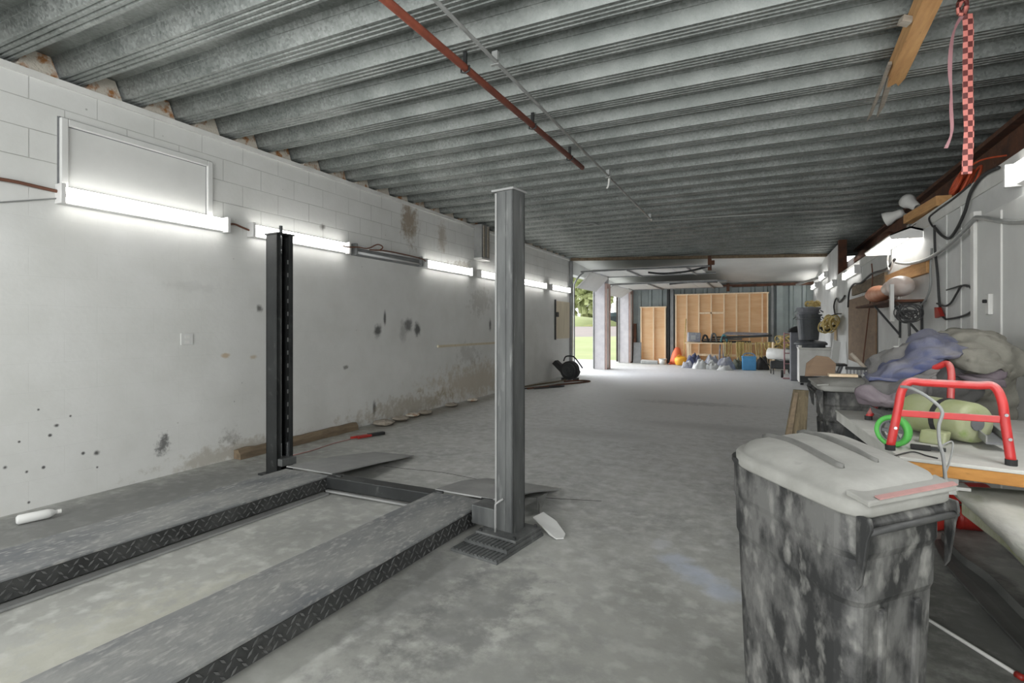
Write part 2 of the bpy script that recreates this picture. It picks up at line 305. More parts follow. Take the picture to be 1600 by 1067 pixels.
mat('clear_film', (208,190,180), (222,214,208), 6, .3, bump=.3, bscale=20)
mat('orange_film', (206,138,104), (226,176,148), 6, .45, bump=.3, bscale=20)
mat('black_plastic', (58,62,66), (76,80,84), 4, .5); dust('black_plastic', (128,130,134), .5, 8)
mat('grey_bucket', (116,118,124), (98,100,106), 4, .6)
mat('yellow_rope', (214,194,136), (190,166,100), 12, .8, c3=(150,136,98))
mat('orange_plastic', (236,124,84), (226,108,70), 4, .55); mat('yellow_plastic', (232,176,58), (220,160,48), 4, .55)
mat('blue_plastic', (84,156,206), (70,140,192), 4, .5)
mat('tarp_mix', (158,160,165), (126,130,146), 5, .85, bump=.3, bscale=40, c3=(196,198,194), s3=.58)
mat('tarp_green', (112,116,102), (84,90,80), 6, .85, bump=.3, bscale=40, c3=(160,160,150), s3=.6)
mat('tarp_pale', (196,198,196), (170,172,172), 6, .8, bump=.3, bscale=40)
mat('pink_frame', (168,124,128), (150,110,114), 6, .6)
mat('cyan_scrap', (60,120,128), rough=.5)
mat('pillar_brick', (208,206,208), (192,190,194), 5, .85, coord='World', bump=.3, bscale=12)
mat('pillar_pink', (190,166,158), (170,146,138), 6, .85, coord='World')
mat('leaf', (168,176,126), (148,158,108), 3, .9, c3=(184,188,146), coord='World')
mat('bark', (120,110,92), (96,88,74), 3, .9, coord='World')
mat('grass', (112,122,74), (124,130,90), .35, .95, coord='World', c3=(148,146,92), s3=.6, sc3=.8)
mat('apron', (158,158,158), (148,148,148), .6, .85, coord='World')
mat('road', (112,104,99), (104,97,94), .4, .9, coord='World')
mat('car_paint', (66,74,80), (58,66,72), 2, .3, metal=.4)
mat('glass_dark', (70,84,92), rough=.1)
mat('chrome', (190,192,194), rough=.25, metal=.9)
mat('wire_grey', (70,70,70), (96,96,96), 12, .6, metal=.4)
def tape_mat():
    m = mat('check_tape', (214,112,104), (204,96,90), 6, .6); N = m.node_tree.nodes; L = m.node_tree.links; b = N['Principled BSDF']
    t = N.new('ShaderNodeTexCoord'); c = N.new('ShaderNodeTexChecker'); c.inputs['Scale'].default_value = 1
    mp = N.new('ShaderNodeMapping'); mp.inputs['Scale'].default_value = (48, 0, 34); mp.inputs['Location'].default_value = (.5, .5, .5); L.new(t.outputs['Object'], mp.inputs['Vector']); L.new(mp.outputs[0], c.inputs['Vector'])
    c.inputs['Color1'].default_value = lin((206,126,116)); c.inputs['Color2'].default_value = lin((96,44,42)); L.new(c.outputs['Color'], b.inputs['Base Color'])
tape_mat()

# ================================================================== the setting
YB, YF = -2.6, 18.6          # unseen rear end left open for light, far wall
XR = 1.43
ZW, ZD = 3.0, 3.03
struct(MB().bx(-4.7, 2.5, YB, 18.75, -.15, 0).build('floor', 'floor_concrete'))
w = MB().bx(XL-.22, XL, YB, 13.02, 0, ZW)
wall = struct(w.build('wall_left', 'wall_paint'))
# timber plate on top of the block wall
struct(MB().bx(XL-.2, XL+.018, YB, 13.02, 2.955, 3.0).build('trim_1', 'white_trim'))
# deck profile: flute pitch .41, depth .12
prof = []
P0, PITCH, DEP = 1.9 - .41*11, .41, .12
y = P0
for i in range(46):
    c = P0 + i*PITCH                     # centre of the flute (top flange)
    if c - .08 > 15.6: break
    prof += [(c-.08, ZD+DEP), (c-.01, ZD+DEP), (c+.08, ZD+DEP), (c+.095, ZD+DEP-.035), (c+.1, ZD+DEP-.036), (c+.135, ZD)]
    for g in (.03, .07, .11): prof += [(c+.135+g-.011, ZD), (c+.135+g-.004, ZD+.012), (c+.135+g+.004, ZD+.012), (c+.135+g+.011, ZD)]
    prof += [(c+.275, ZD)]
rows = [[(x, py, pz) for py, pz in prof] for x in (-4.72, -3.2, -1.6, 0, 1.2, 2.32)]
struct(MB().grid(rows).build('ceiling', 'galvanised', solid=.004))
# mortar and foam pushed into the flute ends above the wall
fm = MB()
for i in range(38):
    c = P0 + i*PITCH
    if c > 13: break
    pts = [(XL-.01, c-.125, ZW), (XL-.01, c+.125, ZW), (XL-.01, c+.07, ZD+DEP-.005), (XL-.01, c-.07, ZD+DEP-.005)]
    fm.prism(pts, (-.12, 0, 0))
struct(fm.build('trim_2', 'rusty_foam'))
# boarded window with a painted frame
wn = bpy.data.objects.new('window_1', None); COL.objects.link(wn); wn.location = (XL, 2.6, 2.0); LOC['window_1'] = wn.location.copy(); struct(wn)
MB().bx(XL-.02, XL+.006, 2.06, 3.11, 2.14, 2.68).build('boarding', 'panel_white', wn)
fr = MB()
for a in ((2.015, 2.06, 2.14, 2.735), (3.11, 3.16, 2.14, 2.735), (2.06, 3.11, 2.685, 2.735)): fr.bx(XL-.01, XL+.03, *a)
fr.build('window_frame', 'panel_white', wn, bevel=.006)
se = MB()
for a in ((2.056, 2.066, 2.14, 2.69), (3.104, 3.114, 2.14, 2.69), (2.06, 3.11, 2.679, 2.689)): se.bx(XL-.01, XL+.008, *a)
se.build('seam', 'grey_plastic', wn)
se = MB()
for a in ((2.003, 2.015, 2.14, 2.74), (3.16, 3.17, 2.14, 2.74), (2.015, 3.16, 2.735, 2.743)): se.bx(XL-.01, XL+.004, *a)
se.build('caulk', 'grey_plastic', wn)
# right partition, lower than the deck, rusty beam and outer wall seen over it
struct(MB().bx(XR, XR+.12, YB, 12.75, 0, 2.315).build('wall_right', 'wall_plain'))
struct(MB().bx(XR, XR+.12, 12.75, 18.6, 0, 2.95).build('wall_far_right', 'wall_plain'))
struct(MB().bx(2.34, 2.5, YB, 18.75, 0, 3.2).build('wall_outer', 'dark_void'))
ib = MB().bx(1.93, 2.13, YB, 14.5, 2.985, 3.028).bx(2.02, 2.045, YB, 14.5, 2.72, 2.985).bx(1.93, 2.13, YB, 14.5, 2.69, 2.72)
struct(ib.build('trim_3', 'rust_steel'))
struct(MB().bx(XR-.012, XR, YB, 12.74, 2.2, 2.315).build('trim_4', 'white_trim'))
struct(MB().bx(XR-.005, XR+.14, 12.62, 12.76, 2.31, 3.02).build('trim_5', 'rust_steel'))
# boards fixed along the right wall
wr = MB()
for yy in (5.3, 5.66, 7.4, 9.8): wr.bx(XR-.008, XR, yy-.012, yy+.012, 0, 2.2)
struct(wr.build('trim_6', 'panel_white'))
# door in the right wall, its edge at the right border of the photograph
dr = bpy.data.objects.new('door_1', None); COL.objects.link(dr); dr.location = (XR, 4.45, 0); LOC['door_1'] = dr.location.copy(); struct(dr)
MB().bx(XR-.03, XR, 3.98, 4.86, 0, 2.03).build('door_panel', 'panel_white', dr, bevel=.004)
MB().bx(XR-.05, XR, 4.86, 4.93, 0, 2.08).bx(XR-.05, XR, 3.9, 3.98, 0, 2.08).build('door_frame', 'white_trim', dr, bevel=.006)
MB().bx(XR-.055, XR-.028, 4.57, 4.63, 1.33, 1.47).build('latch_plate', 'white_trim', dr, bevel=.006)
MB().lathe([(.012, 0), (.012, .02)], (XR-.055, 4.6, 1.42), 10, Matrix.Rotation(-math.pi/2, 4, 'Y')).build('keyhole', 'rubber', dr)
MB().bx(XR-.04, XR-.028, 4.415, 4.43, .02, 2.0).build('seam_strip', 'white_trim', dr)
# far bay: sloping white ceiling, back wall of ribbed metal
fc = MB()
fc.prism([(-4.7, 13.1, 2.99), (1.55, 15.05, 2.99), (1.55, 18.6, 2.62), (-4.7, 18.6, 2.66)], (0, 0, .03))
struct(fc.build('ceiling_far', 'panel_white'))
struct(MB().beam((-4.5, 13.1, 2.995), (1.43, 14.95, 2.99), .1, .07).build('trim_7', 'old_wood'))
bm_ = MB(); pr = []
x = -4.12
while x < 1.44:
    pr += [(x, YF), (x+.2, YF), (x+.23, YF-.05), (x+.31, YF-.05), (x+.34, YF)]; x += .36
bm_.grid([[(px, py, z) for px, py in pr] for z in (0, 2.7)])
struct(bm_.build('wall_back', 'back_metal', solid=.006))
struct(MB().bx(-4.7, 2.4, YF+.06, YF+.15, 0, 3.2).build('wall_back_outer', 'dark_void'))
struct(MB().bx(-4.05, 1.42, 18.38, 18.52, 2.52, 2.6).build('trim_8', 'rust_steel'))
struct(MB().bx(-2.78, -2.68, 18.36, 18.54, 0, 2.6).build('trim_9', 'housing_grey'))
struct(MB().bx(.27, .34, 18.36, 18.54, 0, 2.52).build('trim_10', 'housing_grey'))
struct(MB().bx(.42, .6, 18.42, 18.54, 0, 2.52).build('trim_11', 'back_metal'))
struct(MB().bx(-2.9, -2.82, 18.42, 18.54, 0, 2.6).build('trim_12', 'steel_dark'))
# brick pillars between the two door openings and at the far corner
def pillar(n, x0, x1, y0, y1):
    p = MB().bx(x0, x1, y0, y1, 0, 3.0); o = struct(p.build('pillar_%d' % n, 'pillar_brick'))
    MB().bx(x1-.002, x1+.06, y0+.015, y1-.015, 0, 2.5).build('jamb_board', 'pillar_pink', o)
    MB().bx(x1+.06, x1+.085, y0+.06, y0+.11, .05, 2.35).build('jamb_strip', 'housing_white', o)
    return o
pillar(1, -4.47, -4.13, 15.05, 15.5)
pillar(2, -4.47, -4.13, 18.1, 18.58)
struct(MB().bx(-4.73, XL, 13.0, 18.6, 2.62, 3.0).build('wall_lintel', 'wall_plain'))
struct(MB().bx(XL-.02, XL+.07, 13.02, 13.12, 0, 2.95).build('trim_13', 'housing_grey', bevel=.008))
# outdoors
struct(MB().bx(-40, -4.7, -12, 19.6, -.2, -.02).build('ground_apron', 'apron'))
def strip(name, m, ys):
    rows = []
    for yy, z in ys: rows.append([(x, yy, z + .12*noise.noise(Vector((x*.2, yy*.2, 3)))) for x in [-60+2.5*i for i in range(27)]])
    return struct(MB().grid(rows).build(name, m))
strip('ground_lawn', 'grass', [(19.6, -.04), (24, .2), (28, .45), (31, .62)])
strip('ground_road', 'road', [(31, .62), (34, .9), (37.5, 1.22), (48, 1.3), (66, 1.36), (95, 1.5)])
rows = []
for i in range(15):
    f = i/14; yy = 37.6 + 11*f
    rows.append([(-60 + 48.2*min(1, k/24), yy, 1.12 + 1.5*math.sin(math.pi*f*.86)*min(1, (25-k)/5)**.5 + .06*noise.noise(Vector((k*.7, yy*.4, 1)))) for k in range(26)])
struct(MB().grid(rows).build('ground_bank', 'grass', smooth=True))
tags = ['with a thin leaning trunk', 'with a forked crown', 'with a broad low crown', 'with a tall narrow crown', 'with a sparse top']
def tree(x, y, h, r, lab, seed):
    z0 = 1.36
    t = thing('tree', (x, y, z0), lab, 'tree', 'trees beyond the grass bank')
    MB().tube([(x, y, z0), (x+.1, y, z0+h*.4), (x-.05, y, z0+h*.75)], [.22, .16, .08], 8).build('trunk', 'bark', t, smooth=True)
    rr = random.Random(seed); c = MB()
    for i in range(760):
        a, b = rr.uniform(0, 6.28), rr.uniform(-1, 1); q = rr.random()**.4
        p = Vector((x + r*q*math.cos(a)*math.sqrt(1-b*b), y + r*q*math.sin(a)*math.sqrt(1-b*b), z0 + h*.45 + h*.42*q*b))
        s = rr.uniform(.28, .58); d = Vector((rr.uniform(-1, 1), rr.uniform(-1, 1), rr.uniform(-1, 1))).normalized(); e = d.orthogonal().normalized(); f2 = d.cross(e)
        c.add([p+e*s, p+f2*s, p-e*s, p-f2*s], [(0, 1, 2, 3)])
    c.build('foliage', 'leaf', t)
for a_ in ((-20.6, 52, 10, 1.7, 'leftmost yellow-green tree seen through the first opening'), (-15.9, 53, 11, 1.7, 'yellow-green tree filling the first opening beside the brick pillar'), (-11.0, 55.5, 10, 1.7, 'yellow-green tree right of the white trailer behind the second pillar'),
    (-26.6, 76, 13, 1.9, 'farther tree in the back row at the left of the first opening'), (-21.2, 75, 13, 1.9, 'farther tree in the back row left of the white trailer'), (-17.0, 77, 13, 1.9, 'farther tree in the back row behind the white trailer')):
    tree(*a_, seed=int(a_[1]))
# trailer and car beyond the second opening
tr = thing('box_trailer', (-14.7, 67, 1.36), 'white box trailer behind the dark car outside the second opening', 'trailer')
MB().bx(-16.9, -12.4, 65.9, 68.1, 1.85, 4.5).build('trailer_box', 'white_paint', tr, bevel=.05)
for xx in (-14.6, -13.6): MB().lathe([(.36, 0), (.36, .25)], (xx, 66.05, 1.72), 18, Matrix.Rotation(math.pi/2, 4, 'X')).build('wheel', 'rubber', tr)
MB().bx(-17.5, -16.9, 66.9, 67.1, 1.8, 1.95).build('hitch', 'steel_dark', tr)
cx, cy, cz = -15.2, 60.5, 1.345
cr = thing('car', (cx, cy, cz), 'dark grey car on the road seen between the two pillars', 'car')
side = [(-2.15, .35), (-2.2, .75), (-1.95, .95), (-1.15, 1.05), (-.65, 1.5), (.9, 1.52), (1.75, 1.08), (2.15, 1.0), (2.2, .4)]
MB().prism([(cx+a, cy-.85, cz+b) for a, b in side], (0, 1.7, 0)).build('body', 'car_paint', cr, bevel=.06)
MB().prism([(cx+a, cy-.87, cz+b) for a, b in [(-.98, 1.06), (-.6, 1.42), (.85, 1.44), (1.5, 1.08)]], (0, 1.74, 0)).build('side_window', 'glass_dark', cr)
for a in (-1.35, 1.35): MB().lathe([(.34, 0), (.34, .2)], (cx+a, cy-.7, cz+.3), 20, Matrix.Rotation(math.pi/2, 4, 'X')).build('wheel', 'rubber', cr)
for a in (-1.35, 1.35): MB().lathe([(.34, 0), (.34, .2)], (cx+a, cy+.9, cz+.3), 20, Matrix.Rotation(math.pi/2, 4, 'X')).build('wheel', 'rubber', cr)

# ================================================================== tube lights
def fixture(y0, y1, z, label, lit=True, x=XL, sgn=1, zh=.14, group='tube lights along the left wall', tilt=0.0, lens=False):
    t = thing('tube_light', (x, (y0+y1)/2, z), label, 'light', group)
    n0 = len(bpy.data.objects)
    b = MB().prism([(x, y0, z-zh/2), (x, y0, z+zh/2), (x+sgn*.035, y0, z+zh/2-.012), (x+sgn*.05, y0, z), (x+sgn*.035, y0, z-zh/2+.012)], (0, y1-y0, 0))
    b.build('housing', 'housing_white' if lit else 'housing_grey', t)
    for dz in (-.036, .036):
        MB().tube([(x+sgn*.062, y0+.03, z+dz), (x+sgn*.062, y1-.03, z+dz)], .016, 10).build('tube', 'tube_lit' if lit else 'tube_unlit', t, smooth=True)
    for yy in (y0-.012, y1-.018): MB().bx(min(x, x+sgn*.088), max(x, x+sgn*.088), yy, yy+.03, z-zh/2, z+zh/2).build('end_cap', 'housing_white' if lit else 'housing_grey', t, bevel=.004)
    if lens and lit:
        pass
    return t
fixture(2.0, 3.28, 2.185, 'long lit double tube light under the boarded window, nearest the camera')
fixture(3.54, 4.86, 2.185, 'lit double tube light passing behind the top of the far lift post')
fixture(4.97, 6.33, 2.185, 'unlit grey tube light between two lit ones on the left wall', lit=False)
fixture(6.46, 7.82, 2.175, 'lit tube light just right of the unlit grey one')
fixture(8.1, 9.5, 2.175, 'lit tube light partly behind the left edge of the near lift post')
fixture(9.85, 11.24, 2.175, 'lit tube light just right of the near lift post')
fixture(11.58, 12.9, 2.175, 'lit tube light at the end of the left wall above the plywood sheet')
g2 = 'tube lights along the right wall'
fixture(3.0, 4.22, 2.17, 'lit tube light cut by the right border above the white door', x=XR, sgn=-1, group=g2)
fixture(10.0, 11.45, 2.17, 'lit tube light beyond the shop light on the right partition wall', x=XR, sgn=-1, group=g2)
fixture(12.95, 14.2, 2.17, 'lower lit tube light on the far bay wall above the rope bundle', x=XR, sgn=-1, group=g2)
fixture(14.6, 15.9, 2.5, 'upper lit tube light on the far bay wall near its ceiling', x=XR, sgn=-1, group=g2)
fixture(17.0, 18.3, 2.42, 'farthest lit tube light by the back corner of the bay', x=XR, sgn=-1, group=g2)
# hooded shop light hanging out from the right wall
t = thing('shop_light', (1.3, 6.9, 2.1), 'bright hooded shop light tilted out over the shelf on the right wall', 'light')
Y0, Y1 = 6.35, 7.8
hood = [(1.42, 2.2), (1.32, 2.235), (1.15, 2.16), (1.15, 2.15), (1.32, 2.215), (1.42, 2.18)]
MB().prism([(a, Y0, b) for a, b in hood], (0, Y1-Y0, 0)).build('hood', 'housing_white', t)
for a, b in ((1.24, 2.155), (1.35, 2.165)): MB().tube([(a, Y0+.03, b), (a, Y1-.03, b)], .016, 10).build('tube', 'tube_lit', t, smooth=True)
for yy in (Y0, Y1-.03): MB().prism([(1.42, yy, 2.2), (1.32, yy, 2.235), (1.15, yy, 2.16), (1.17, yy, 2.12), (1.42, yy, 2.12)], (0, .03, 0)).build('end_cap', 'housing_white', t)
for yy in (6.6, 7.5): MB().tube([(1.32, yy, 2.22), (1.425, yy, 2.3)], .004, 6).build('hanger', 'dark_cord', t)
# cords that feed the lights
def cord(name, pts, r, m, label, cat='cord', group=None, k=8):
    return tag(MB().tube(pts, r, 7, smooth=k).build(name, m, smooth=True), label, cat, group)
cord('feed_cord', [AX(-30, 275, XL+.02), AX(20, 283, XL+.02), AX(60, 292, XL+.02), AX(90, 299, XL+.03)], .012, 'brown_cord', 'brown feed cord entering from the left to the nearest tube light')
cord('feed_cord', [AX(-30, 318, XL+.012), AX(30, 314, XL+.012), AX(88, 310, XL+.02)], .005, 'grey_cord', 'thin grey wire below the brown feed cord at the left border')
cord('feed_cord', [AX(348, 352, XL+.03), AX(365, 350, XL+.02), AX(378, 355, XL+.02), AX(390, 360, XL+.03)], .009, 'brown_cord', 'short brown cord linking the two nearest left wall lights')
cord('feed_cord', [AX(536, 384, XL+.105), AX(545, 386, XL+.105), AX(560, 386, XL+.105), AX(575, 388, XL+.105), AX(590, 382, XL+.105), AX(598, 386, XL+.105), AX(592, 391, XL+.105), AX(578, 390, XL+.105), AX(610, 393, XL+.105), AX(655, 403, XL+.105), AX(665, 408, XL+.105)], .008, 'brown_cord', 'looped brown cord lying over the unlit tube light')

# ================================================================== pipes and hangings under the deck
p = thing('gas_pipe', (-1.74, 2.4, 2.93), 'red-brown pipe slung under the metal deck ending above the near post', 'pipe')
MB().tube([(-1.78, -.6, 2.93), (-1.715, 5.37, 2.93)], .024, 14).build('pipe_run', 'red_pipe', p, smooth=True)
for yy in (2.97, 4.06, 4.98):
    xx = -1.75 + .03*(yy-2)/3
    MB().bx(xx-.012, xx+.012, yy-.008, yy+.008, 2.93, 3.035).tube([(xx-.03, yy, 2.94), (xx-.03, yy, 2.905), (xx, yy, 2.895), (xx+.03, yy, 2.905), (xx+.03, yy, 2.94)], .006, 6).build('strap_hanger', 'steel_dark', p)
p = thing('conduit', (-1.57, 4, 2.95), 'thin grey conduit under the deck running beside the red-brown pipe', 'conduit')
MB().tube([(-1.45, -.6, 2.96), (-1.545, 2.277, 2.96), (-1.603, 8.65, 2.96)], .012, 10).build('pipe_run', 'conduit', p, smooth=True)
for yy in (3.05, 5.9, 8.5):
    xx = -1.555 - .045*(yy-2.3)/6
    MB().bx(xx-.02, xx+.02, yy-.012, yy+.012, 2.972, 3.033).bx(xx-.03, xx+.03, yy-.012, yy+.012, 2.944, 2.95).build('clamp', 'conduit', p)
tag(MB().tube([(-1.585, 5.95, 2.95), (-1.59, 5.95, 2.88), (-1.61, 5.96, 2.84), (-1.59, 5.95, 2.86), (-1.575, 5.95, 2.95)], .008, 6, smooth=4).build('hook', 'white_trim', smooth=True), 'small white hook hanging from the grey conduit', 'hook')
b = thing('broken_timber', (.8, 3.2, 2.95), 'split timber board hanging under the deck at the upper right', 'timber')
MB().prism([(.70, 2.2, 2.9), (.79, 2.2, 2.9), (.865, 4.3, 2.9), (.85, 4.42, 2.9), (.825, 4.36, 2.9), (.785, 4.42, 2.9), (.77, 4.3, 2.9)], (0, 0, .12)).build('board', 'timber', b, bevel=.004)
MB().prism([(.765, 4.28, 2.91), (.80, 4.28, 2.91), (.82, 4.7, 2.88), (.805, 4.9, 2.86), (.79, 4.66, 2.88)], (0, 0, .025)).prism([(.735, 4.1, 2.93), (.755, 4.1, 2.93), (.765, 4.85, 2.87), (.75, 4.95, 2.86)], (0, 0, .02)).build('splinter', 'grey_wood', b)
MB().box((.715, 3.55, 2.93), (.05, .05, .035), (0, .3, .3)).build('knot_stub', 'grey_wood', b)
s = thing('marking_tape', (.96, 3.5, 2.1), 'red checked marking tape hanging from the deck beside the timber', 'tape')
tp = [AY(1512, 22, 3.5), AY(1513, 60, 3.5), AY(1512, 140, 3.5), AY(1514, 205, 3.5), AY(1510, 272, 3.5)]
tw = [.018, .02, .022, .022, .024]
pts = spline(tp, 6); rows = [[q + Vector((-.022, .003*math.sin(i), 0)), q + Vector((0, -.002, 0)), q + Vector((.022, .003*math.cos(i*.7), 0))] for i, q in enumerate(pts)]
MB().grid(rows).build('long_tail', 'check_tape', s, solid=.001)
pts = spline([AY(1503, 26, 3.5), AY(1489, 52, 3.49), AY(1484, 110, 3.48), AY(1486, 160, 3.48), AY(1487, 200, 3.49), AY(1478, 232, 3.5)], 6)
MB().grid([[q + Vector((-.009*abs(math.cos(i*.3))-.002, -.006, 0)), q + Vector((.008, .006*math.sin(i*.4), 0))] for i, q in enumerate(pts)]).build('short_tail', 'pink_frame', s, solid=.001)
k = MB()
for q in range(5): k.tube([AY(1504 + 7*math.cos(a+q), 10 + 13*math.sin(a*1.0+q*.8), 3.5+.02*math.sin(2*a+q)) for a in [j*.785 for j in range(8)]], .009, 6, closed=True, smooth=3)
k.build('knot', 'check_tape', s, smooth=True)
MB().tube([AY(1504, 4, 3.5), AY(1503, -30, 3.5) , (.96, 3.5, 3.1)], .007, 6).build('tie', 'check_tape', s)
# duct of folded metal at the top of the left wall
d = thing('metal_duct', (XL, 8.15, 2.43), 'dusty vertical metal duct at the wall top left of the near post', 'duct')
MB().bx(XL, XL+.15, 8.0, 8.3, 2.44, 3.02).build('duct_body', 'sheet_metal', d, bevel=.006)
MB().bx(XL+.15, XL+.165, 8.05, 8.1, 2.46, 3.0).bx(XL+.15, XL+.165, 8.2, 8.25, 2.46, 3.0).build('seam', 'grey_wood', d)
MB().bx(XL, XL+.16, 7.99, 8.31, 2.41, 2.44).build('flange', 'white_trim', d)
tag(MB().tube([AZ(900, 349, 3.02), AZ(912, 351, 3.0), AZ(925, 349, 3.02), AZ(935, 352, 3.0)], .014, 6, smooth=5).build('loose_cable', 'grey_cord', smooth=True), 'tangled cable end under the deck right of the near post', 'cable')
tag(MB().tube([AZ(1360, 324, 2.98), AZ(1200, 334, 2.98), AZ(1020, 345, 2.98)], .01, 6).build('pipe_line', 'conduit', smooth=True), 'thin pale line strung across the deck toward the floodlight', 'line')

# ================================================================== the lift
lf = thing('car_lift', (-2.6, 2.2, 0), 'low grey drive-on car lift with tread plate runways and two posts', 'lift')
def rot(x, y, c=(-1.65, 2.9), a=math.radians(3.2)):
    return x, y
def runway(xa0, xa1, xb0, xb1, y0, y1, z0=.02, z1=.12):
    """a: left and right edge at y0, b: at y1"""
    top = [(xa0, y0), (xa1, y0), (xb1, y1), (xb0, y1)]
    o = MB().prism([(x, y, z1-.012) for x, y in top], (0, 0, .012)).build('runway', 'runway_top', lf, bevel=.004)
    for (p, q, sg) in (((xa0, y0), (xb0, y1), 1), ((xa1, y0), (xb1, y1), -1)):
        s_ = MB(); P, Q = Vector((p[0], p[1], 0)), Vector((q[0], q[1], 0)); d = (Q-P); ln = d.length; d.normalize(); nrm = Vector((-sg*abs(d.y), sg*d.x*(1 if sg > 0 else 1), 0)).normalized()
        s_.prism([(p[0], p[1], z0), (q[0], q[1], z0), (q[0], q[1], z1-.012), (p[0], p[1], z1-.012)], nrm * -.012)
        n_ = int(ln/.042)
        for i in range(n_):
            for j in range(3):
                c = P + d*(.02+.042*i + (.021 if j % 2 else 0)) + Vector((0, 0, z0+.015+.029*j)) + nrm*.0012
                e = d*.7 + Vector((0, 0, .7*(1 if (i+j) % 2 else -1))); e.normalize(); f2 = e.cross(nrm)
                s_.prism([c+e*.017, c+f2*.0045, c-e*.017, c-f2*.0045], nrm*.003)
        sp_ = s_.build('side_plate', 'tread_plate', o); sp_.data.materials.append(M['tread_worn'])
        for pi_, pg in enumerate(sp_.data.polygons):
            if pi_ >= 6: pg.material_index = 1
    MB().prism([(xb0, y1, z0), (xb1, y1, z0), (xb1, y1, z1-.012), (xb0, y1, z1-.012)], (0, -.012, 0)).build('end_plate', 'tread_plate', o)
    return o
ra = runway(-2.24, -1.80, -2.025, -1.605, -1.4, 3.03)
rb = runway(-3.58, -3.19, -3.42, -2.965, -1.4, 3.03)
# a low angle along the inner foot of the far runway
MB().bx(-.0, .001, 0, .001, 0, .001).build('shim', 'steel_dark', rb) if False else None
MB().beam((-3.17, -1.4, .008), (-2.93, 2.96, .008), .06, .012).build('track_strip', 'sheet_metal', lf)
MB().bx(-2.99, -2.0, 3.0, 3.1, .03, .118).build('cross_beam', 'steel_dark', lf, bevel=.006)
MB().bx(-2.95, -2.02, 2.975, 3.0, .012, .026).build('beam_lip', 'sheet_metal', lf)
MB().grid([[(-3.44, 3.05, .128), (-3.2, 3.05, .128), (-2.96, 3.05, .126)], [(-3.45, 3.6, .085), (-3.2, 3.62, .085), (-2.96, 3.62, .082)], [(-3.44, 4.12, .012), (-3.2, 4.15, .012), (-2.99, 4.14, .02)]]).build('ramp', 'sheet_metal', lf, solid=.01)
MB().grid([[(-2.03, 3.06, .128), (-1.8, 3.05, .128), (-1.54, 3.05, .126)], [(-2.05, 3.45, .08), (-1.78, 3.45, .085), (-1.46, 3.42, .085)], [(-2.02, 3.8, .012), (-1.72, 3.8, .015), (-1.36, 3.74, .03)]]).build('ramp', 'sheet_metal', lf, solid=.01)
for xx in (-2.9, -2.0, -1.62):
    MB().tube([(xx-.04, 3.045, .118), (xx+.04, 3.045, .118)], .012, 8).build('hinge_pin', 'steel_dark', lf, smooth=True)
# near post: closed web towards the aisle
def channel(c, a, hgt, w, d, m, flip):
    """C channel, open side towards the middle of the lift"""
    R = Matrix.Translation((c[0], c[1], 0)) @ Matrix.Rotation(a, 4, 'Z'); b = MB(); sg = -1 if flip else 1
    def piece(x0, x1, y0, y1):
        b.prism([R @ Vector((x*sg, y, c[2])) for x, y in ((x0, y0), (x1, y0), (x1, y1), (x0, y1))], (0, 0, hgt))
    t = .012
    piece(-w/2, -w/2+t, -d/2, d/2); piece(-w/2, w/2, -d/2, -d/2+t); piece(-w/2, w/2, d/2-t, d/2)
    piece(w/2-t, w/2, -d/2, -d/2+.035); piece(w/2-t, w/2, d/2-.035, d/2)
    return b, R
b, R = channel((-1.343, 2.815, .06), math.radians(-9), 1.978, .125, .125, '', True)
np_ = b.build('post', 'steel_post', lf)
def loc(R, *p): return [R @ Vector(q) for q in p]
def rb_(R, x0, x1, y0, y1, z0, z1): return MB().prism(loc(R, (x0, y0, z0), (x1, y0, z0), (x1, y1, z0), (x0, y1, z0)), (0, 0, z1-z0))
rb_(R, -.082, .072, -.075, .072, 2.038, 2.05).build('cap_plate', 'sheet_metal', np_)
rb_(R, -.145, .135, -.145, .12, .045, .06).build('base_plate', 'steel_post', np_, bevel=.003)
def pad(name, x0, x1, y0, y1, z0, z1):
    b = rb_(R, x0, x1, y0, y1, z0, z1-.006)
    n = int((x1-x0)/.026)
    for i in range(n):
        xx = x0 + (i+.5)*(x1-x0)/n; b.prism(loc(R, (xx-.008, y0+.004, z1-.006), (xx+.008, y0+.004, z1-.006), (xx+.008, y1-.004, z1-.006), (xx-.008, y1-.004, z1-.006)), (0, 0, .006))
    return b.build(name, 'steel_post', np_)
pad('shim_pad', -.155, .14, -.235, .13, .022, .045)
pad('shim_pad', -.17, .145, -.335, .14, .001, .022)
MB().tube(loc(R, (-.035, -.1, .06), (-.035, -.1, .2), (-.03, -.095, .225), (.0, -.068, .25)), .0065, 8, smooth=4).build('lock_rod', 'sheet_metal', np_, smooth=True)
for q in ((.115, -.125), (.115, .1), (-.12, -.125)): MB().lathe([(.011, .06), (.011, .072)], R @ Vector((q[0], q[1], 0)), 6).build('bolt', 'steel_dark', np_)
rb_(R, -.235, -.068, -.07, .07, .061, .175).build('carriage', 'steel_post', np_, bevel=.005)
rb_(R, -.0635, -.06, -.02, .04, .06, 2.03).build('ladder_bar', 'housing_grey', np_)
rb_(R, -.0625, -.05, -.067, -.063, .07, 2.03).build('edge_strip', 'sheet_metal', np_)
rb_(R, -.03, .012, -.066, -.063, .07, 2.03).build('face_strip', 'steel_post', np_)
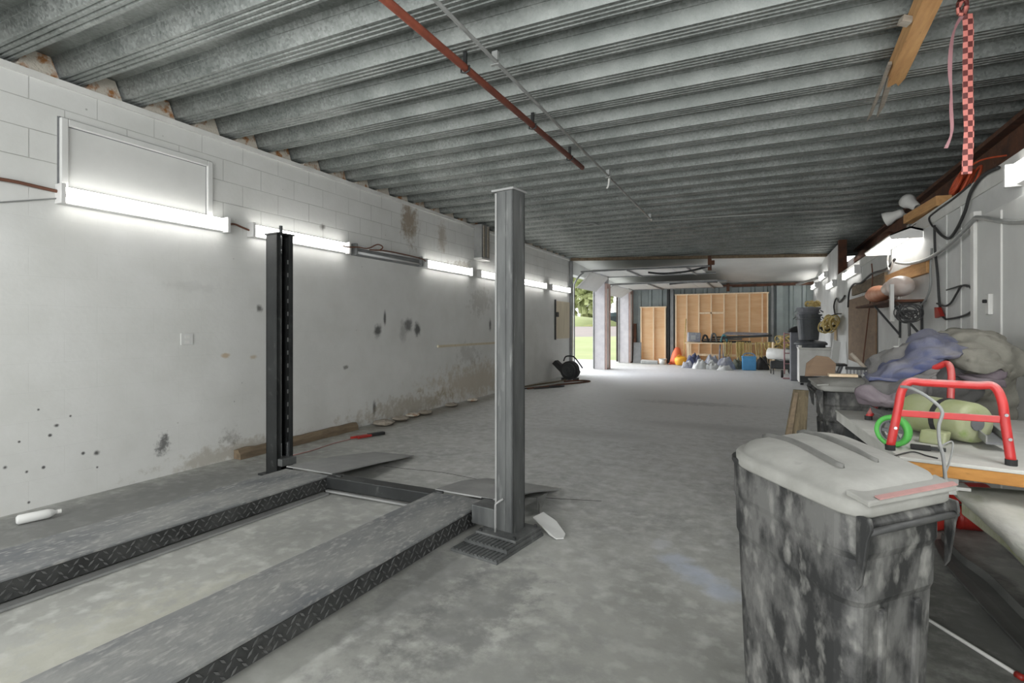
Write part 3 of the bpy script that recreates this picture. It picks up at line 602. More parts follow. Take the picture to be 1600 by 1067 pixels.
# far post
b, R = channel((-3.70, 3.21, .0), math.radians(-6), 2.02, .15, .15, '', False)
fp = b.build('post', 'steel_dark', lf)
rb_(R, -.085, .09, -.085, .085, 2.02, 2.032).build('cap_plate', 'steel_dark', fp)
MB().tube(loc(R, (.03, -.01, .15), (.03, -.01, 1.86)), .006, 8).build('cable', 'conduit', fp, smooth=True)
MB().tube(loc(R, (.03, -.01, 1.86), (.03, -.01, 1.93)), .012, 8).tube(loc(R, (.03, -.01, 1.93), (.03, -.01, 2.1)), .014, 8).build('cable_stud', 'chrome', fp, smooth=True)
lb = rb_(R, .02, .045, .035, .058, .1, 2.0)
for i in range(16): lb.add(*[[], []]) if False else None
lb.build('ladder_bar', 'steel_dark', fp)
for i in range(14): rb_(R, .0455, .048, .04, .053, .35+.11*i, .385+.11*i).build('lock_slot', 'sheet_metal', fp)
rb_(R, -.0, .13, -.07, .07, .09, .15).build('carriage', 'steel_post', fp, bevel=.005)
for q in (-.035, .03): rb_(R, .05, .062, q-.005, q+.012, .15, .27).build('carriage_lug', 'chrome', fp)
rb_(R, -.12, .12, -.12, .12, .0, .014).build('base_plate', 'steel_dark', fp)

# loose metal by the near post
tag(MB().prism([(-1.27, 3.16, .05), (-1.30, 3.06, .045), (-1.14, 2.93, .012), (-1.085, 2.9, .006), (-1.05, 2.93, .004), (-1.06, 2.99, .006), (-1.16, 3.1, .03)], (0, 0, .006)).build('metal_offcut', 'panel_white'), 'pale leaf-shaped sheet offcut leaning at the near post base', 'offcut')
tag(MB().prism([p + Vector((.05, .06, -.028)) for p in (AZ(822, 792, .10), AZ(822, 774, .12), AZ(839, 766, .13), AZ(835, 774, .04), AZ(826, 800, .03))], (0, .012, 0)).build('metal_offcut', 'sheet_dark'), 'dark triangular sheet offcut standing behind the near post', 'offcut')

# ================================================================== wheeled bins
def bin_(quad, zf, zh, label, bot=.84, base=0.0, hide=False):
    """quad: front near, hinge near, hinge far, front far, plan corners of the rim"""
    A, B, C, D = [Vector((q[0], q[1], 0)) for q in quad]; cen = (A+B+C+D)/4
    def P(u, v, z, s=1.0):              # u 0 front .. 1 hinge, v 0 near .. 1 far
        p = (A*(1-u)+B*u)*(1-v) + (D*(1-u)+C*u)*v
        p = cen + (p-cen)*s; return Vector((p.x, p.y, z))
    def ring(z0, s, r=.16, inset=0, n=7, front_r=None, tilt=0):
        out = []
        for (cu, cv, a0, rad) in ((1, 0, -90, r), (1, 1, 0, r), (0, 1, 90, front_r or r), (0, 0, 180, front_r or r)):
            ou = cu + (rad if cu == 0 else -rad); ov = cv + (rad if cv == 0 else -rad)
            for i in range(n):
                a = math.radians(a0 + 90*i/(n-1)); u, v = ou + rad*math.cos(a), ov + rad*math.sin(a)
                out.append(P(u, v, z0 + tilt*u, s))
        return out
    zr = min(zf, zh) - .03
    t = thing('wheeled_bin', (cen.x, cen.y, base), label, 'bin', 'wheeled rubbish bins')
    body = MB(); dz = (zh-zf)
    body.loft([ring(base+.012, bot-.02), ring(base+.03, bot), ring(zr*.35, bot+.045), ring(zr*.72, .93), ring(zr*.74, .955), ring(zr*.86, .965), ring(zr*.88, .985), ring(zr-.012, .985, tilt=dz), ring(zr, 1.01, tilt=dz), ring(zr+.012, 1.01, tilt=dz)])
    bo = body.build('body', 'bin_plastic', t, smooth=False, bevel=.004)
    # moulded ribs on the hinge face and the sides
    for v in (.3, .7):
        MB().prism([P(.99, v-.06, base+.04, bot-.015), P(.99, v+.06, base+.04, bot-.015), P(1.022, v+.045, base+.04, bot), P(1.022, v-.045, base+.04, bot)], P(1, v, zr*.71, .925)-P(1, v, base+.04, bot-.015)).build('rib', 'bin_plastic', t, bevel=.006)
    # handle gussets with a scalloped lower edge
    zt = zr + dz
    for v in (.02, .98):
        g = MB(); v2 = v + (.03 if v < .5 else -.03)
        prof = [(.99, zt), (1.06, zt+.003), (1.07, zt-.02), (1.05, zt-.05), (1.035, zt-.1), (1.015, zt-.155), (.99, zt-.175)]
        g.prism([P(u, v, z, 1.0) for u, z in prof], P(1, v2, 0)-P(1, v, 0)); g.build('gusset', 'bin_plastic', t, bevel=.003)
    MB().prism([P(.99, .04, zt-.03), P(.99, .96, zt-.03), P(1.025, .96, zt-.05), P(1.025, .04, zt-.05)], (0, 0, .028)).build('skirt', 'bin_plastic', t, bevel=.004)
    MB().tube([P(1.05, .03, zt-.03), P(1.05, .5, zt-.03), P(1.05, .97, zt-.03)], .008, 10).build('handle', 'bin_dark', t, smooth=True)
    # lid: lip, domed top, two shallow ridges
    lid = MB(); zl = zr+.014
    rr = [ring(zl-.02, 1.045, .14, front_r=.3, tilt=dz), ring(zl-.014, 1.065, .14, front_r=.3, tilt=dz), ring(zl+.012, 1.065, .14, front_r=.3, tilt=dz), ring(zl+.018, 1.04, .14, front_r=.3, tilt=dz), ring(zl+.02, .97, .14, front_r=.3, tilt=dz), ring(zl+.036, .93, .14, front_r=.3, tilt=dz), ring(zl+.052, .75, .16, front_r=.3, tilt=dz), ring(zl+.06, .45, .2, front_r=.3, tilt=dz), ring(zl+.062, .1, .2, front_r=.3, tilt=dz)]
    lid.loft(rr); lo = lid.build('lid', 'bin_lid', t, smooth=True)
    def top(u, v):
        d = max(abs(u-.5), abs(v-.5))*2; return zl + dz*u + (.062 if d < .1 else .062-.010*(d-.1)/.65 if d < .75 else .052-.016*(d-.75)/.18)
    for v0, bow in ((.32, .16), (.64, .12)):
        rd = MB(); rows = []
        for i in range(15):
            u = .06 + .74*i/14; v = v0 - bow*(1-math.sin(math.pi*min(1, .25+u)))*.6; wdt = .035*math.sin(math.pi*(i+.6)/15.2)+.004
            rows.append([P(u, v-wdt, top(u, v)-.004), P(u, v-wdt*.4, top(u, v)+.009), P(u, v+wdt*.4, top(u, v)+.009), P(u, v+wdt, top(u, v)-.004)])
        rd.grid(rows).build('lid_ridge', 'bin_ridge', t, smooth=True, solid=.004)
    MB().prism([P(.93, .03, zl+dz+.018), P(1.055, .03, zl+dz+.012), P(1.055, .97, zl+dz+.012), P(.93, .97, zl+dz+.018)], (0, 0, .014)).build('lid_hinge', 'bin_lid', t, bevel=.004)
    MB().prism([P(1.03, .13, zl+dz+.0285), P(1.058, .13, zl+dz+.0262), P(1.058, .97, zl+dz+.0262), P(1.03, .97, zl+dz+.0285)], (0, 0, .003)).build('pink_edge', 'pink_dust', t) if not hide else None
    for v in (.08, .92):
        MB().tube([P(1.02, v-.05, base+.085), P(1.02, v+.05, base+.085)], .085, 20).build('wheel', 'rubber', t, smooth=False)
    return t
bin_([(-.115, 1.86), (.19, 1.40), (.425, 1.66), (.225, 2.25)], .855, .855, 'black wheeled bin caked with grey dust at the front right')
bin_([(.98, 4.25), (.38, 4.2), (.36, 4.72), (.98, 4.78)], .84, .84, 'dark wheeled bin standing behind the white work table', hide=True)
lbd = thing('leaning_board', (.17, 4.18, 0), 'brown warped board leaning against the bin behind the table', 'board')
MB().prism([(.07, 4.18, .003), (.255, 4.16, .003), (.30, 4.245, .8), (.205, 4.265, .8)], (0, .02, 0)).build('board', 'burlap', lbd, bevel=.003)
MB().prism([(.075, 4.165, .004), (.125, 4.16, .004), (.235, 4.243, .78), (.21, 4.245, .78)], (0, .012, 0)).build('split_strip', 'old_wood', lbd)
q = AZ(1262, 583, .9); tag(MB().prism([(q.x-.14, q.y-.05, .893), (q.x+.13, q.y-.12, .893), (q.x+.15, q.y-.02, .893), (q.x+.1, q.y-.01, 1.0), (q.x, q.y, 1.03), (q.x-.08, q.y-.01, 1.0)], (0, .02, 0)).build('scrap_board', 'ply_brown'), 'tan scrap board lying on the lid of the rear bin', 'board') if False else None

# ================================================================== work table and what lies on it
ZT = .75
t = thing('work_table', (.92, 3.05, 0), 'white dusty work table with a yellow wooden front edge', 'table')
MB().prism([(.478, 2.47, ZT-.014), (1.40, 2.30, ZT-.014), (1.40, 3.70, ZT-.014), (.40, 3.70, ZT-.014)], (0, 0, .014)).build('tabletop', 'table_top', t, bevel=.003)
MB().prism([(.485, 2.475, ZT-.06), (1.40, 2.305, ZT-.06), (1.40, 2.345, ZT-.06), (.485, 2.515, ZT-.06)], (0, 0, .046)).build('edge_board', 'edge_wood', t, bevel=.004)
MB().prism([(.485, 2.53, ZT-.06), (.405, 3.69, ZT-.06), (.44, 3.69, ZT-.06), (.52, 2.53, ZT-.06)], (0, 0, .046)).build('side_board', 'table_top', t)
for x, y in ((.53, 2.95), (.46, 3.62), (1.385, 2.8), (1.385, 3.62)):
    MB().beam((x, y, 0), (x, y, ZT-.015), .05, .05, up=(0, 1, 0)).build('leg', 'steel_dark', t)
# red hoop stand
t = thing('hoop_stand', (.68, 2.95, ZT), 'red tubular stand of two hoops on the white work table', 'stand')
def hoop(bl, br, tl, tr, y, y2, name):
    pts = [bl, bl.lerp(tl, .55), bl.lerp(tl, .86), tl.lerp(tr, .07), tl.lerp(tr, .22), tl.lerp(tr, .5), tl.lerp(tr, .78), tl.lerp(tr, .94), br.lerp(tr, .82), br.lerp(tr, .5), br]
    return MB().tube(pts, .0155, 12, smooth=5).build(name, 'red_tube', t, smooth=True)
bl, br = AZ(1391, 703, ZT)+Vector((0, 0, .014)), AZ(1580, 727, ZT)+Vector((0, 0, .014))
tl, tr = AY(1412, 596, 2.60), AY(1562, 604, 2.56)
hoop(bl, br, tl, tr, 0, 0, 'hoop')
MB().beam(bl.lerp(tl, .52)+Vector((.0, 0, 0)), br.lerp(tr, .55), .012, .026).build('crossbar', 'red_tube', t, bevel=.003)
bl2, br2 = AZ(1357, 656, ZT)+Vector((0, 0, .014)), AZ(1484, 676, ZT)+Vector((0, 0, .014))
tl2, tr2 = AY(1388, 598, 3.52), AY(1487, 566, 3.3)
hoop(bl2, br2, tl2, tr2, 0, 0, 'hoop')
for p in (bl, br, bl2, br2): MB().lathe([(.018, ZT+.0005), (.018, ZT+.022)], (p.x, p.y, 0), 12).build('rubber_foot', 'rubber', t)
for p in (bl.lerp(tl, .3), br.lerp(tr, .3), br.lerp(tr, .62)): MB().lathe([(.006, 0), (.006, .006)], p + Vector((0, -.019, 0)), 10, Matrix.Rotation(math.pi/2, 4, 'X')).build('rivet', 'chrome', t)
# things on the table
c = AZ(1398, 700, ZT); t = thing('caster_wheel', c, 'bright green ringed wheel standing behind the red stand leg', 'wheel')
Mx = Matrix.Rotation(-TH*.2-.5, 4, 'Z') @ Matrix.Rotation(math.pi/2, 4, 'X'); cc = c + Vector((0, .03, .066))
MB().loft([[cc + Mx @ Vector((r*math.cos(a), r*math.sin(a), z)) for a in [2*math.pi*k/32 for k in range(32)]] for r, z in ((.046, -.018), (.06, -.02), (.066, -.012), (.066, .012), (.06, .02), (.046, .018))], closed_u=True).build('tyre', 'green_wheel', t, smooth=True)
h = MB().lathe([(.016, -.022), (.016, .022)], cc, 14, Mx).loft([[cc + Mx @ Vector((r*math.cos(a), r*math.sin(a), z)) for a in [2*math.pi*k/32 for k in range(32)]] for r, z in ((.04, -.014), (.047, -.014), (.047, .014), (.04, .014))], closed_u=True)
for k in range(6): h.beam(cc, cc + Mx @ Vector((.044*math.cos(k*1.047), .044*math.sin(k*1.047), 0)), .012, .014)
h.build('hub', 'grey_plastic', t)
c = Vector((.735, 2.98, ZT)); t = thing('film_roll', c, 'pale lime wrapped roll lying behind the red crossbar', 'roll')
Mr = Matrix.Rotation(.55, 4, 'Z') @ Matrix.Rotation(math.pi/2, 4, 'X'); cc = c + Vector((0, 0, .091))
MB().lathe([(.05, -.16), (.08, -.155), (.088, -.14), (.086, -.03), (.088, .07), (.086, .14), (.08, .158), (.05, .16)], cc, 26, Mr).build('roll_body', 'lime_film', t, smooth=True)
MB().lathe([(.089, .02), (.0895, .045)], cc, 26, Mr, cap=False).build('band', 'dark_cord', t, solid=.002)
MB().lathe([(.03, .155), (.03, .166), (.0, .166)], cc, 18, Mr).build('core', 'grey_plastic', t)
c = AZ(1458, 694, ZT); tag(MB().prism([c+Vector((-.05, .02, 0)), c+Vector((.03, -.03, 0)), c+Vector((.06, .02, 0)), c+Vector((-.02, .06, 0))], (.012, .012, .055)).build('wrapped_block', 'lime_film', bevel=.008), 'small lime wrapped block between the green wheel and the roll', 'block')
a, b2 = AZ(1422, 697, ZT+.012), AZ(1478, 703, ZT+.012)
t = thing('hand_tool', (a+b2)/2-Vector((0, 0, .012)), 'black file with a knurled grip lying on the white table', 'tool')
MB().beam(a, a.lerp(b2, .6), .022, .02).build('grip', 'rubber', t, bevel=.004)
MB().beam(a.lerp(b2, .6), b2, .014, .014).build('blade', 'steel_dark', t)
a, b2 = AY(1500, 644, 3.35), AZ(1560, 694, ZT+.03)
t = thing('metal_channel', (b2.x, b2.y, ZT), 'grey metal channel slanting down to the red stand right leg', 'channel')
MB().beam(a, b2, .075, .008).build('web', 'grey_plastic', t)
for sg in (-1, 1):
    d = (b2-a).normalized().cross(Vector((0, 0, 1))).normalized()*sg*.036
    MB().beam(a+d+Vector((0, 0, .014)), b2+d+Vector((0, 0, .014)), .005, .03).build('flange', 'sheet_metal', t)
cord('steel_cable', [AY(1408, 604, 2.55), AY(1425, 607, 2.5), AY(1452, 622, 2.45), AY(1472, 642, 2.43), AY(1467, 665, 2.42), AY(1468, 690, 2.4), AY(1474, 715, 2.33), AY(1477, 745, 2.2), AY(1479, 772, 2.0)], .006, 'grey_cord', 'grey cable draped over the red hoop and down past the table edge', 'cable')
cord('thin_wire', [AY(1466, 700, 2.42), AY(1488, 690, 2.44), AY(1484, 720, 2.36), AY(1472, 752, 2.2), AY(1466, 770, 2.05)], .003, 'grey_cord', 'thin wire beside the grey cable at the table front edge', 'wire')
cord('thin_wire', [AZ(1395, 713, ZT+.004), AZ(1425, 706, ZT+.006), AZ(1448, 712, ZT+.004), AZ(1465, 716, ZT+.004)], .003, 'dark_cord', 'dark wire lying along the front edge of the white table', 'wire')

# clothes heaped over the stand
def bundle(name, m, c, rad, seed, label, amp=.25):
    b = MB(); rows = []
    for i in range(25):
        th_ = math.pi*i/24; ring = []
        for k in range(48):
            ph = 2*math.pi*k/48; d = Vector((math.sin(th_)*math.cos(ph), math.sin(th_)*math.sin(ph), math.cos(th_)))
            s_ = 1 + amp*noise.noise(d*1.8+Vector((seed, 0, 0))) + amp*.5*(1-2*abs(noise.noise(Vector((d.x*2.5, d.y*2.5, d.z*5))+Vector((0, seed, 0)))))
            ring.append(Vector(c) + Vector((d.x*rad[0], d.y*rad[1], d.z*rad[2]))*s_)
        rows.append(ring)
    return tag(b.loft(rows, cap=False).build(name, m, smooth=True), label, 'clothing', 'work clothes heaped over the red stand')
def cloth(name, m, rows, seed, label, amp=.023, freq=6.5, st=(.7, 1, 1.5)):
    return tag(fabric(rows, 9, amp, freq, seed, st).build(name, m, smooth=True, solid=.009), label, 'clothing', 'work clothes heaped over the red stand')
bundle('rolled_blanket', 'grey_cloth', AY(1440, 590, 3.62)+Vector((0, .05, 0.01)), (.26, .14, .17), 3, 'grey bundle at the core of the clothes heap')
bundle('rolled_blanket', 'khaki_cloth', AY(1530, 566, 3.72), (.17, .16, .15), 8, 'khaki bundle at the right of the clothes heap')
cloth('denim_jacket', 'denim', [[AY(1350, 584, 3.75), AY(1395, 552, 3.85), AY(1446, 517, 3.9), AY(1490, 524, 3.9), AY(1520, 534, 3.9)],
    [AY(1351, 588, 3.5), AY(1396, 562, 3.5), AY(1445, 530, 3.52), AY(1485, 534, 3.52), AY(1512, 545, 3.52)],
    [AY(1356, 590, 3.4), AY(1402, 578, 3.38), AY(1442, 556, 3.36), AY(1480, 552, 3.38), AY(1503, 554, 3.42)],
    [AY(1360, 594, 3.4), AY(1405, 594, 3.35), AY(1440, 582, 3.33), AY(1472, 568, 3.36), AY(1496, 560, 3.42)]], 1, 'faded blue denim jacket on top of the clothes heap')
cloth('grey_jacket', 'grey_cloth', [[AY(1352, 590, 3.45), AY(1400, 586, 3.40), AY(1440, 574, 3.36), AY(1476, 562, 3.38)],
    [AY(1344, 606, 3.38), AY(1392, 606, 3.32), AY(1438, 594, 3.28), AY(1468, 578, 3.32)],
    [AY(1348, 622, 3.36), AY(1390, 626, 3.28), AY(1434, 612, 3.26), AY(1464, 594, 3.3)],
    [AY(1356, 634, 3.36), AY(1392, 640, 3.30), AY(1430, 634, 3.28), AY(1460, 618, 3.3)]], 5, 'charcoal grey jacket sagging under the blue denim one')
cloth('plum_shirt', 'plum_cloth', [[AY(1344, 598, 3.40), AY(1375, 612, 3.30), AY(1412, 612, 3.26)], [AY(1337, 612, 3.34), AY(1372, 626, 3.24), AY(1410, 622, 3.22)], [AY(1344, 628, 3.34), AY(1380, 640, 3.25), AY(1416, 632, 3.22)]], 9, 'dull plum shirt at the lower left of the clothes heap')
cloth('work_coat', 'khaki_cloth', [[AY(1446, 520, 3.95), AY(1490, 510, 4.0), AY(1530, 512, 4.0), AY(1566, 526, 3.98), AY(1586, 552, 3.95)],
    [AY(1470, 540, 3.62), AY(1508, 532, 3.6), AY(1545, 538, 3.6), AY(1572, 552, 3.62), AY(1588, 572, 3.65)],
    [AY(1482, 560, 3.52), AY(1512, 556, 3.46), AY(1545, 562, 3.46), AY(1570, 566, 3.5), AY(1585, 582, 3.55)],
    [AY(1486, 574, 3.52), AY(1515, 580, 3.44), AY(1545, 584, 3.44), AY(1568, 576, 3.48), AY(1582, 592, 3.55)]], 13, 'khaki grey work coat at the right top of the heap')
cloth('grey_shirt', 'plum_cloth', [[AY(1486, 574, 3.56), AY(1530, 582, 3.5), AY(1576, 572, 3.54)], [AY(1496, 588, 3.5), AY(1535, 596, 3.44), AY(1576, 590, 3.5)], [AY(1512, 600, 3.52), AY(1545, 606, 3.46), AY(1574, 606, 3.52)]], 21, 'pinkish grey shirt hanging below the khaki coat')
cloth('grey_trousers', 'khaki_cloth', [[AY(1524, 596, 3.8), AY(1556, 590, 3.78), AY(1590, 574, 3.8)], [AY(1522, 630, 3.80), AY(1556, 626, 3.78), AY(1592, 622, 3.8)], [AY(1526, 672, 3.82), AY(1558, 670, 3.8), AY(1594, 676, 3.82)], [AY(1528, 720, 3.84), AY(1560, 722, 3.82), AY(1596, 730, 3.84)]], 27, 'grey trousers hanging straight down behind the red stand right leg')
cloth('dark_rag', 'grey_cloth', [[AY(1358, 632, 3.36), AY(1392, 640, 3.32), AY(1424, 634, 3.30)], [AY(1362, 645, 3.34), AY(1392, 654, 3.28), AY(1420, 650, 3.24)], [AY(1380, 652, 3.34), AY(1400, 659, 3.26), AY(1416, 656, 3.22)]], 33, 'dark grey rag touching the table under the heap')

# ================================================================== low slab bench, red cylinders, scrap on the floor
t = thing('slab_bench', (1.03, 2.0, 0), 'low bench with a rough whitish slab top beside the front bin', 'bench')
rows = []
for i in range(24):
    f = i/23; y = 2.66 - 1.6*f; xl = .69 - .02*f + .012*noise.noise(Vector((f*9, 1, 2)))
    rows.append([(xl + (1.40-xl)*k/10, y + .01*noise.noise(Vector((k*.8, f*5, 0))), .605 + .008*noise.noise(Vector((k*.6, f*6, 4))) - (.012 if k == 0 else 0)) for k in range(11)])
MB().grid(rows).build('slab', 'slab_top', t, solid=.03, smooth=True)
MB().prism([(.70, 2.6, .52), (.715, 2.2, .53), (.69, 1.7, .52), (.70, 1.06, .52), (.75, 1.06, .52), (.75, 2.6, .52)], (0, 0, .06)).build('edge_board', 'slab_edge', t, bevel=.008)
MB().grid([[(.735, 2.62, .575), (.78, 2.62, .50), (.84, 2.62, .455)], [(.73, 2.1, .57), (.76, 2.1, .49), (.83, 2.1, .43)], [(.73, 1.5, .57), (.77, 1.5, .49), (.83, 1.5, .43)], [(.73, 1.06, .57), (.77, 1.06, .49), (.83, 1.06, .44)]]).build('hanging_strip', 'slab_edge', t, solid=.012)
for x, y in ((1.02, 2.55), (1.34, 2.55), (1.02, 1.15), (1.34, 1.15)): MB().beam((x, y, 0), (x, y, .592), .06, .06, up=(0, 1, 0)).build('leg', 'old_wood', t)
tag(MB().box((.665, 2.60, .64), (.05, .02, .09), (0, 0, .2)).bx(.655, .72, 2.56, 2.64, .622, .634).build('bracket', 'white_paint'), 'small white bracket at the slab corner behind the bin handle', 'bracket')
def cylinder(c, ax, ln, r, label):
    c = Vector(c); ax = Vector(ax).normalized(); Mq = ax.to_track_quat('Z', 'Y').to_matrix().to_4x4()
    t = thing('gas_cylinder', c - Vector((0, 0, r)), label, 'cylinder', 'red cylinders behind the table')
    MB().lathe([(r*.3, -ln*.5), (r*.8, -ln*.48), (r*.97, -ln*.42), (r, -ln*.36), (r, ln*.3), (r*.94, ln*.37), (r*.7, ln*.44), (r*.3, ln*.48)], c, 26, Mq).build('shell', 'red_paint', t, smooth=True)
    MB().lathe([(r*.24, ln*.47), (r*.24, ln*.53), (r*.32, ln*.53), (r*.32, ln*.57)], c, 12, Mq).build('valve', 'steel_dark', t)
    MB().lathe([(r*1.005, -ln*.37), (r*1.02, -ln*.36), (r*1.02, -ln*.34), (r*1.005, -ln*.33)], c, 26, Mq, cap=False).build('foot_ring', 'red_paint', t)
cylinder((.97, 4.16, .085), (.15, 1, 0), .36, .085, 'red cylinder lying end-on right beside the front bin')
cylinder((1.16, 4.14, .072), (1, .12, 0), .17, .072, 'red scratched cylinder lying on the floor right of the end-on one')
cylinder((1.17, 4.18, .214), (1, .3, 0), .24, .066, 'red cylinder resting on top of the scratched one')
def sheet(pts, label, z0=.004, th_=.004, lift=None, m='sheet_dark', name='metal_strip'):
    P = [AZ(x, y, z) for x, y, z in pts]; return tag(MB().prism(P, (0, 0, th_)).build(name, m), label, 'scrap', 'metal scrap beside the front bin')
def gutter(L, Rr, label, name='metal_strip', m='sheet_dark'):
    rows = []
    L = spline(L, 4); Rr = spline(Rr, 4)
    for a, b in zip(L, Rr): rows.append([a + Vector((0, 0, .03)), a.lerp(b, .12), a.lerp(b, .5) + Vector((0, 0, .004)), a.lerp(b, .9), b + Vector((0, 0, .035))])
    return tag(MB().grid(rows).build(name, m, smooth=False, solid=.004), label, 'scrap', 'metal scrap beside the front bin')
gutter([AZ(1456, 846, .006), AZ(1474, 884, .006), AZ(1512, 930, .006), AZ(1560, 985, .006), AZ(1625, 1055, .006)], [AZ(1472, 842, .006), AZ(1502, 876, .006), AZ(1546, 908, .006), AZ(1592, 955, .006), AZ(1650, 1012, .006)], 'long bent metal strip on the floor running to the right border')
gutter([AZ(1560, 850, .005), AZ(1590, 880, .005), AZ(1640, 930, .005)], [AZ(1590, 842, .005), AZ(1625, 870, .005), AZ(1680, 915, .005)], 'wide metal strip under the slab bench near the right border', m='sheet_metal')
tag(MB().grid([[AZ(1440, 905, .12), AZ(1450, 898, .15), AZ(1478, 900, .14)], [AZ(1441, 925, .06), AZ(1455, 915, .10), AZ(1486, 910, .10)], [AZ(1444, 960, .006), AZ(1456, 960, .02), AZ(1462, 955, .006)]]).build('curled_sheet', 'sheet_dark', solid=.005), 'curled dark sheet scrap touching the right side of the front bin', 'scrap', 'metal scrap beside the front bin') if False else None
a, b2 = AZ(1425, 952, .008), AZ(1588, 1053, .008)
t = thing('marker_rod', (a+b2)/2-Vector((0, 0, .008)), 'white rod with a red tip on the floor right of the bin', 'rod')
MB().tube([a, b2], .0075, 10).build('shaft', 'white_paint', t, smooth=True)
MB().tube([b2, b2.lerp(a, -.06)], .012, 10).build('tip', 'red_paint', t, smooth=True)

# ================================================================== along the right wall
tag(MB().bx(XR-.045, XR-.008, 6.1, 7.9, 1.75, 1.88).build('ledger_board', 'timber', bevel=.004), 'orange timber rail on the right wall under the shop light', 'board')
tag(MB().bx(XR-.045, XR-.008, 7.95, 10.6, 1.77, 1.93).build('ledger_board', 'old_wood', bevel=.004), 'greyish timber rail continuing beyond the orange one', 'board')
tag(MB().bx(XR-.03, XR-.008, 8.62, 11.1, .66, 1.72).build('plywood_sheet', 'ply_brown', bevel=.002), 'brown plywood sheet fixed to the right wall beyond the shelf', 'panel')
tag(MB().bx(XR-.05, XR-.01, 12.88, 12.97, .0, 1.38).build('upright_stud', 'stud_wood'), 'upright timber stud on the right wall beside the rope bundle', 'stud')
tag(MB().bx(XR-.05, XR-.01, 10.0, 10.08, .0, 1.7).build('upright_stud', 'old_wood'), 'brown upright stud in front of the plywood sheet', 'stud') if False else None
t = thing('bracketed_shelf', (XR, 6.9, 1.46), 'shallow bracketed shelf on the right wall carrying wrapped rolls', 'shelf')
MB().bx(1.13, XR-.005, 6.26, 8.3, 1.49, 1.512).build('shelf_board', 'rust_steel', t)
for yy in (6.4, 7.3): MB().beam((1.18, yy, 1.485), (XR-.015, yy, 1.16), .025, .02).bx(XR-.02, XR-.004, yy-.015, yy+.015, 1.12, 1.49).build('bracket', 'steel_dark', t)
MB().bx(1.13, 1.16, 6.2, 6.255, 1.3, 1.66).build('end_upright', 'white_trim', t)
def bag(name, m, c, rad, seed, label, cat):
    rows = []
    for i in range(17):
        f = -1 + 2*i/16; rr = (1-abs(f)**2.6)**.5*(1+.2*math.sin(f*4+seed)) + .02
        rows.append([Vector(c) + Vector((math.cos(a)*rad[0]*rr*(1+.12*noise.noise(Vector((a, f*3, seed)))), f*rad[1], math.sin(a)*rad[2]*rr)) for a in [2*math.pi*k/20 for k in range(20)]])
    return tag(MB().loft(rows).build(name, m, smooth=True), label, cat)
bag('wrapped_roll', 'orange_film', (1.27, 7.58, 1.64), (.10, .58, .085), 1, 'orange plastic wrapped roll at the far end of the wall shelf', 'roll')
bag('wrapped_roll', 'clear_film', (1.26, 6.62, 1.655), (.11, .34, .095), 4, 'clear film wrapped roll at the near end of the wall shelf', 'roll')
k = MB(); rr = random.Random(5); c0 = Vector((1.2, 5.88, 1.36))
for i in range(14):
    r = rr.uniform(.05, .10); tl_ = Matrix.Rotation(rr.uniform(-.5, .5), 3, 'X') @ Matrix.Rotation(rr.uniform(-.5, .5), 3, 'Y'); off = Vector((rr.uniform(-.02, .02), rr.uniform(-.03, .03), rr.uniform(-.03, .03)))
    k.tube([c0 + off + tl_ @ Vector((r*math.cos(a), r*.6*math.sin(a), r*.7*math.sin(a))) for a in [j*.628 for j in range(10)]], .005, 5, closed=True, smooth=2)
t = thing('wire_coil', c0-Vector((0, 0, .1)), 'dark fuzzy wire coil hanging below the wall shelf', 'coil'); k.build('coil', 'wire_grey', t)
MB().tube([c0+Vector((0, 0, .05)), (1.2, 6.2, 1.47), (1.2, 6.27, 1.484)], .005, 6).tube([c0+Vector((.01, 0, -.03)), c0+Vector((.015, 0, -.2))], .012, 6).build('tie', 'wire_grey', t)
# cords down the right wall
def rc(*p, o=.02): return [AX(x, y, XR-o) for x, y in p]
cord('black_cable', rc((1560, 262), (1535, 275), (1517, 300), (1508, 330), (1495, 358), (1483, 372), (1472, 368), (1461, 356), o=.03), .012, 'dark_cord', 'thick black cable drooping from the partition top to the shop light', 'cable')
cord('black_cable', rc((1460, 352), (1461, 390), (1465, 430), (1467, 465), (1469, 482), o=.025), .010, 'dark_cord', 'black cord hanging straight down to the red plug', 'cord')
t = thing('red_plug', AX(1470, 490, XR-.03), 'red plug at the end of the hanging black cord', 'plug')
MB().prism([AX(1466, 480, XR-.02), AX(1471, 480, XR-.02), AX(1477, 494, XR-.02), AX(1467, 497, XR-.02)], (-.03, 0, 0)).build('plug_body', 'red_paint', t, bevel=.004)
MB().tube([AX(1473, 495, XR-.03), AX(1478, 499, XR-.03)], .008, 6).build('plug_neck', 'dark_cord', t)
cord('power_cord', rc((1478, 499), (1500, 495), (1516, 488), (1521, 478), (1519, 455), (1513, 447), (1502, 447), (1495, 458), (1485, 474), (1475, 478), (1464, 474), o=.025), .008, 'dark_cord', 'looped dark cord pinned on the white wall left of the door')
cord('power_cord', rc((1479, 453), (1492, 449), (1503, 446), (1512, 448), o=.03), .006, 'dark_cord', 'short dark cord end above the looped one')
cord('power_cord', rc((1456, 388), (1454, 420), (1454, 446), (1448, 465), (1438, 478), o=.04), .010, 'grey_cord', 'grey cord dropping from the shop light to the wire coil')
cord('power_cord', rc((1362, 412), (1363, 440), (1356, 500), (1349, 560), (1346, 585), o=.06), .008, 'brown_cord', 'long brown cord hanging in front of the plywood sheet')
cord('power_cord', rc((1388, 398), (1387, 410), (1390, 422), (1394, 414), (1395, 400), o=.085), .009, 'white_paint', 'white cord loop below the far end of the shop light')
cord('power_cord', rc((1398, 405), (1385, 420), (1362, 428), (1345, 442), (1334, 444), (1327, 456), (1325, 480), o=.075), .014, 'dark_cord', 'sagging dark cord from the shop light toward the far bay')
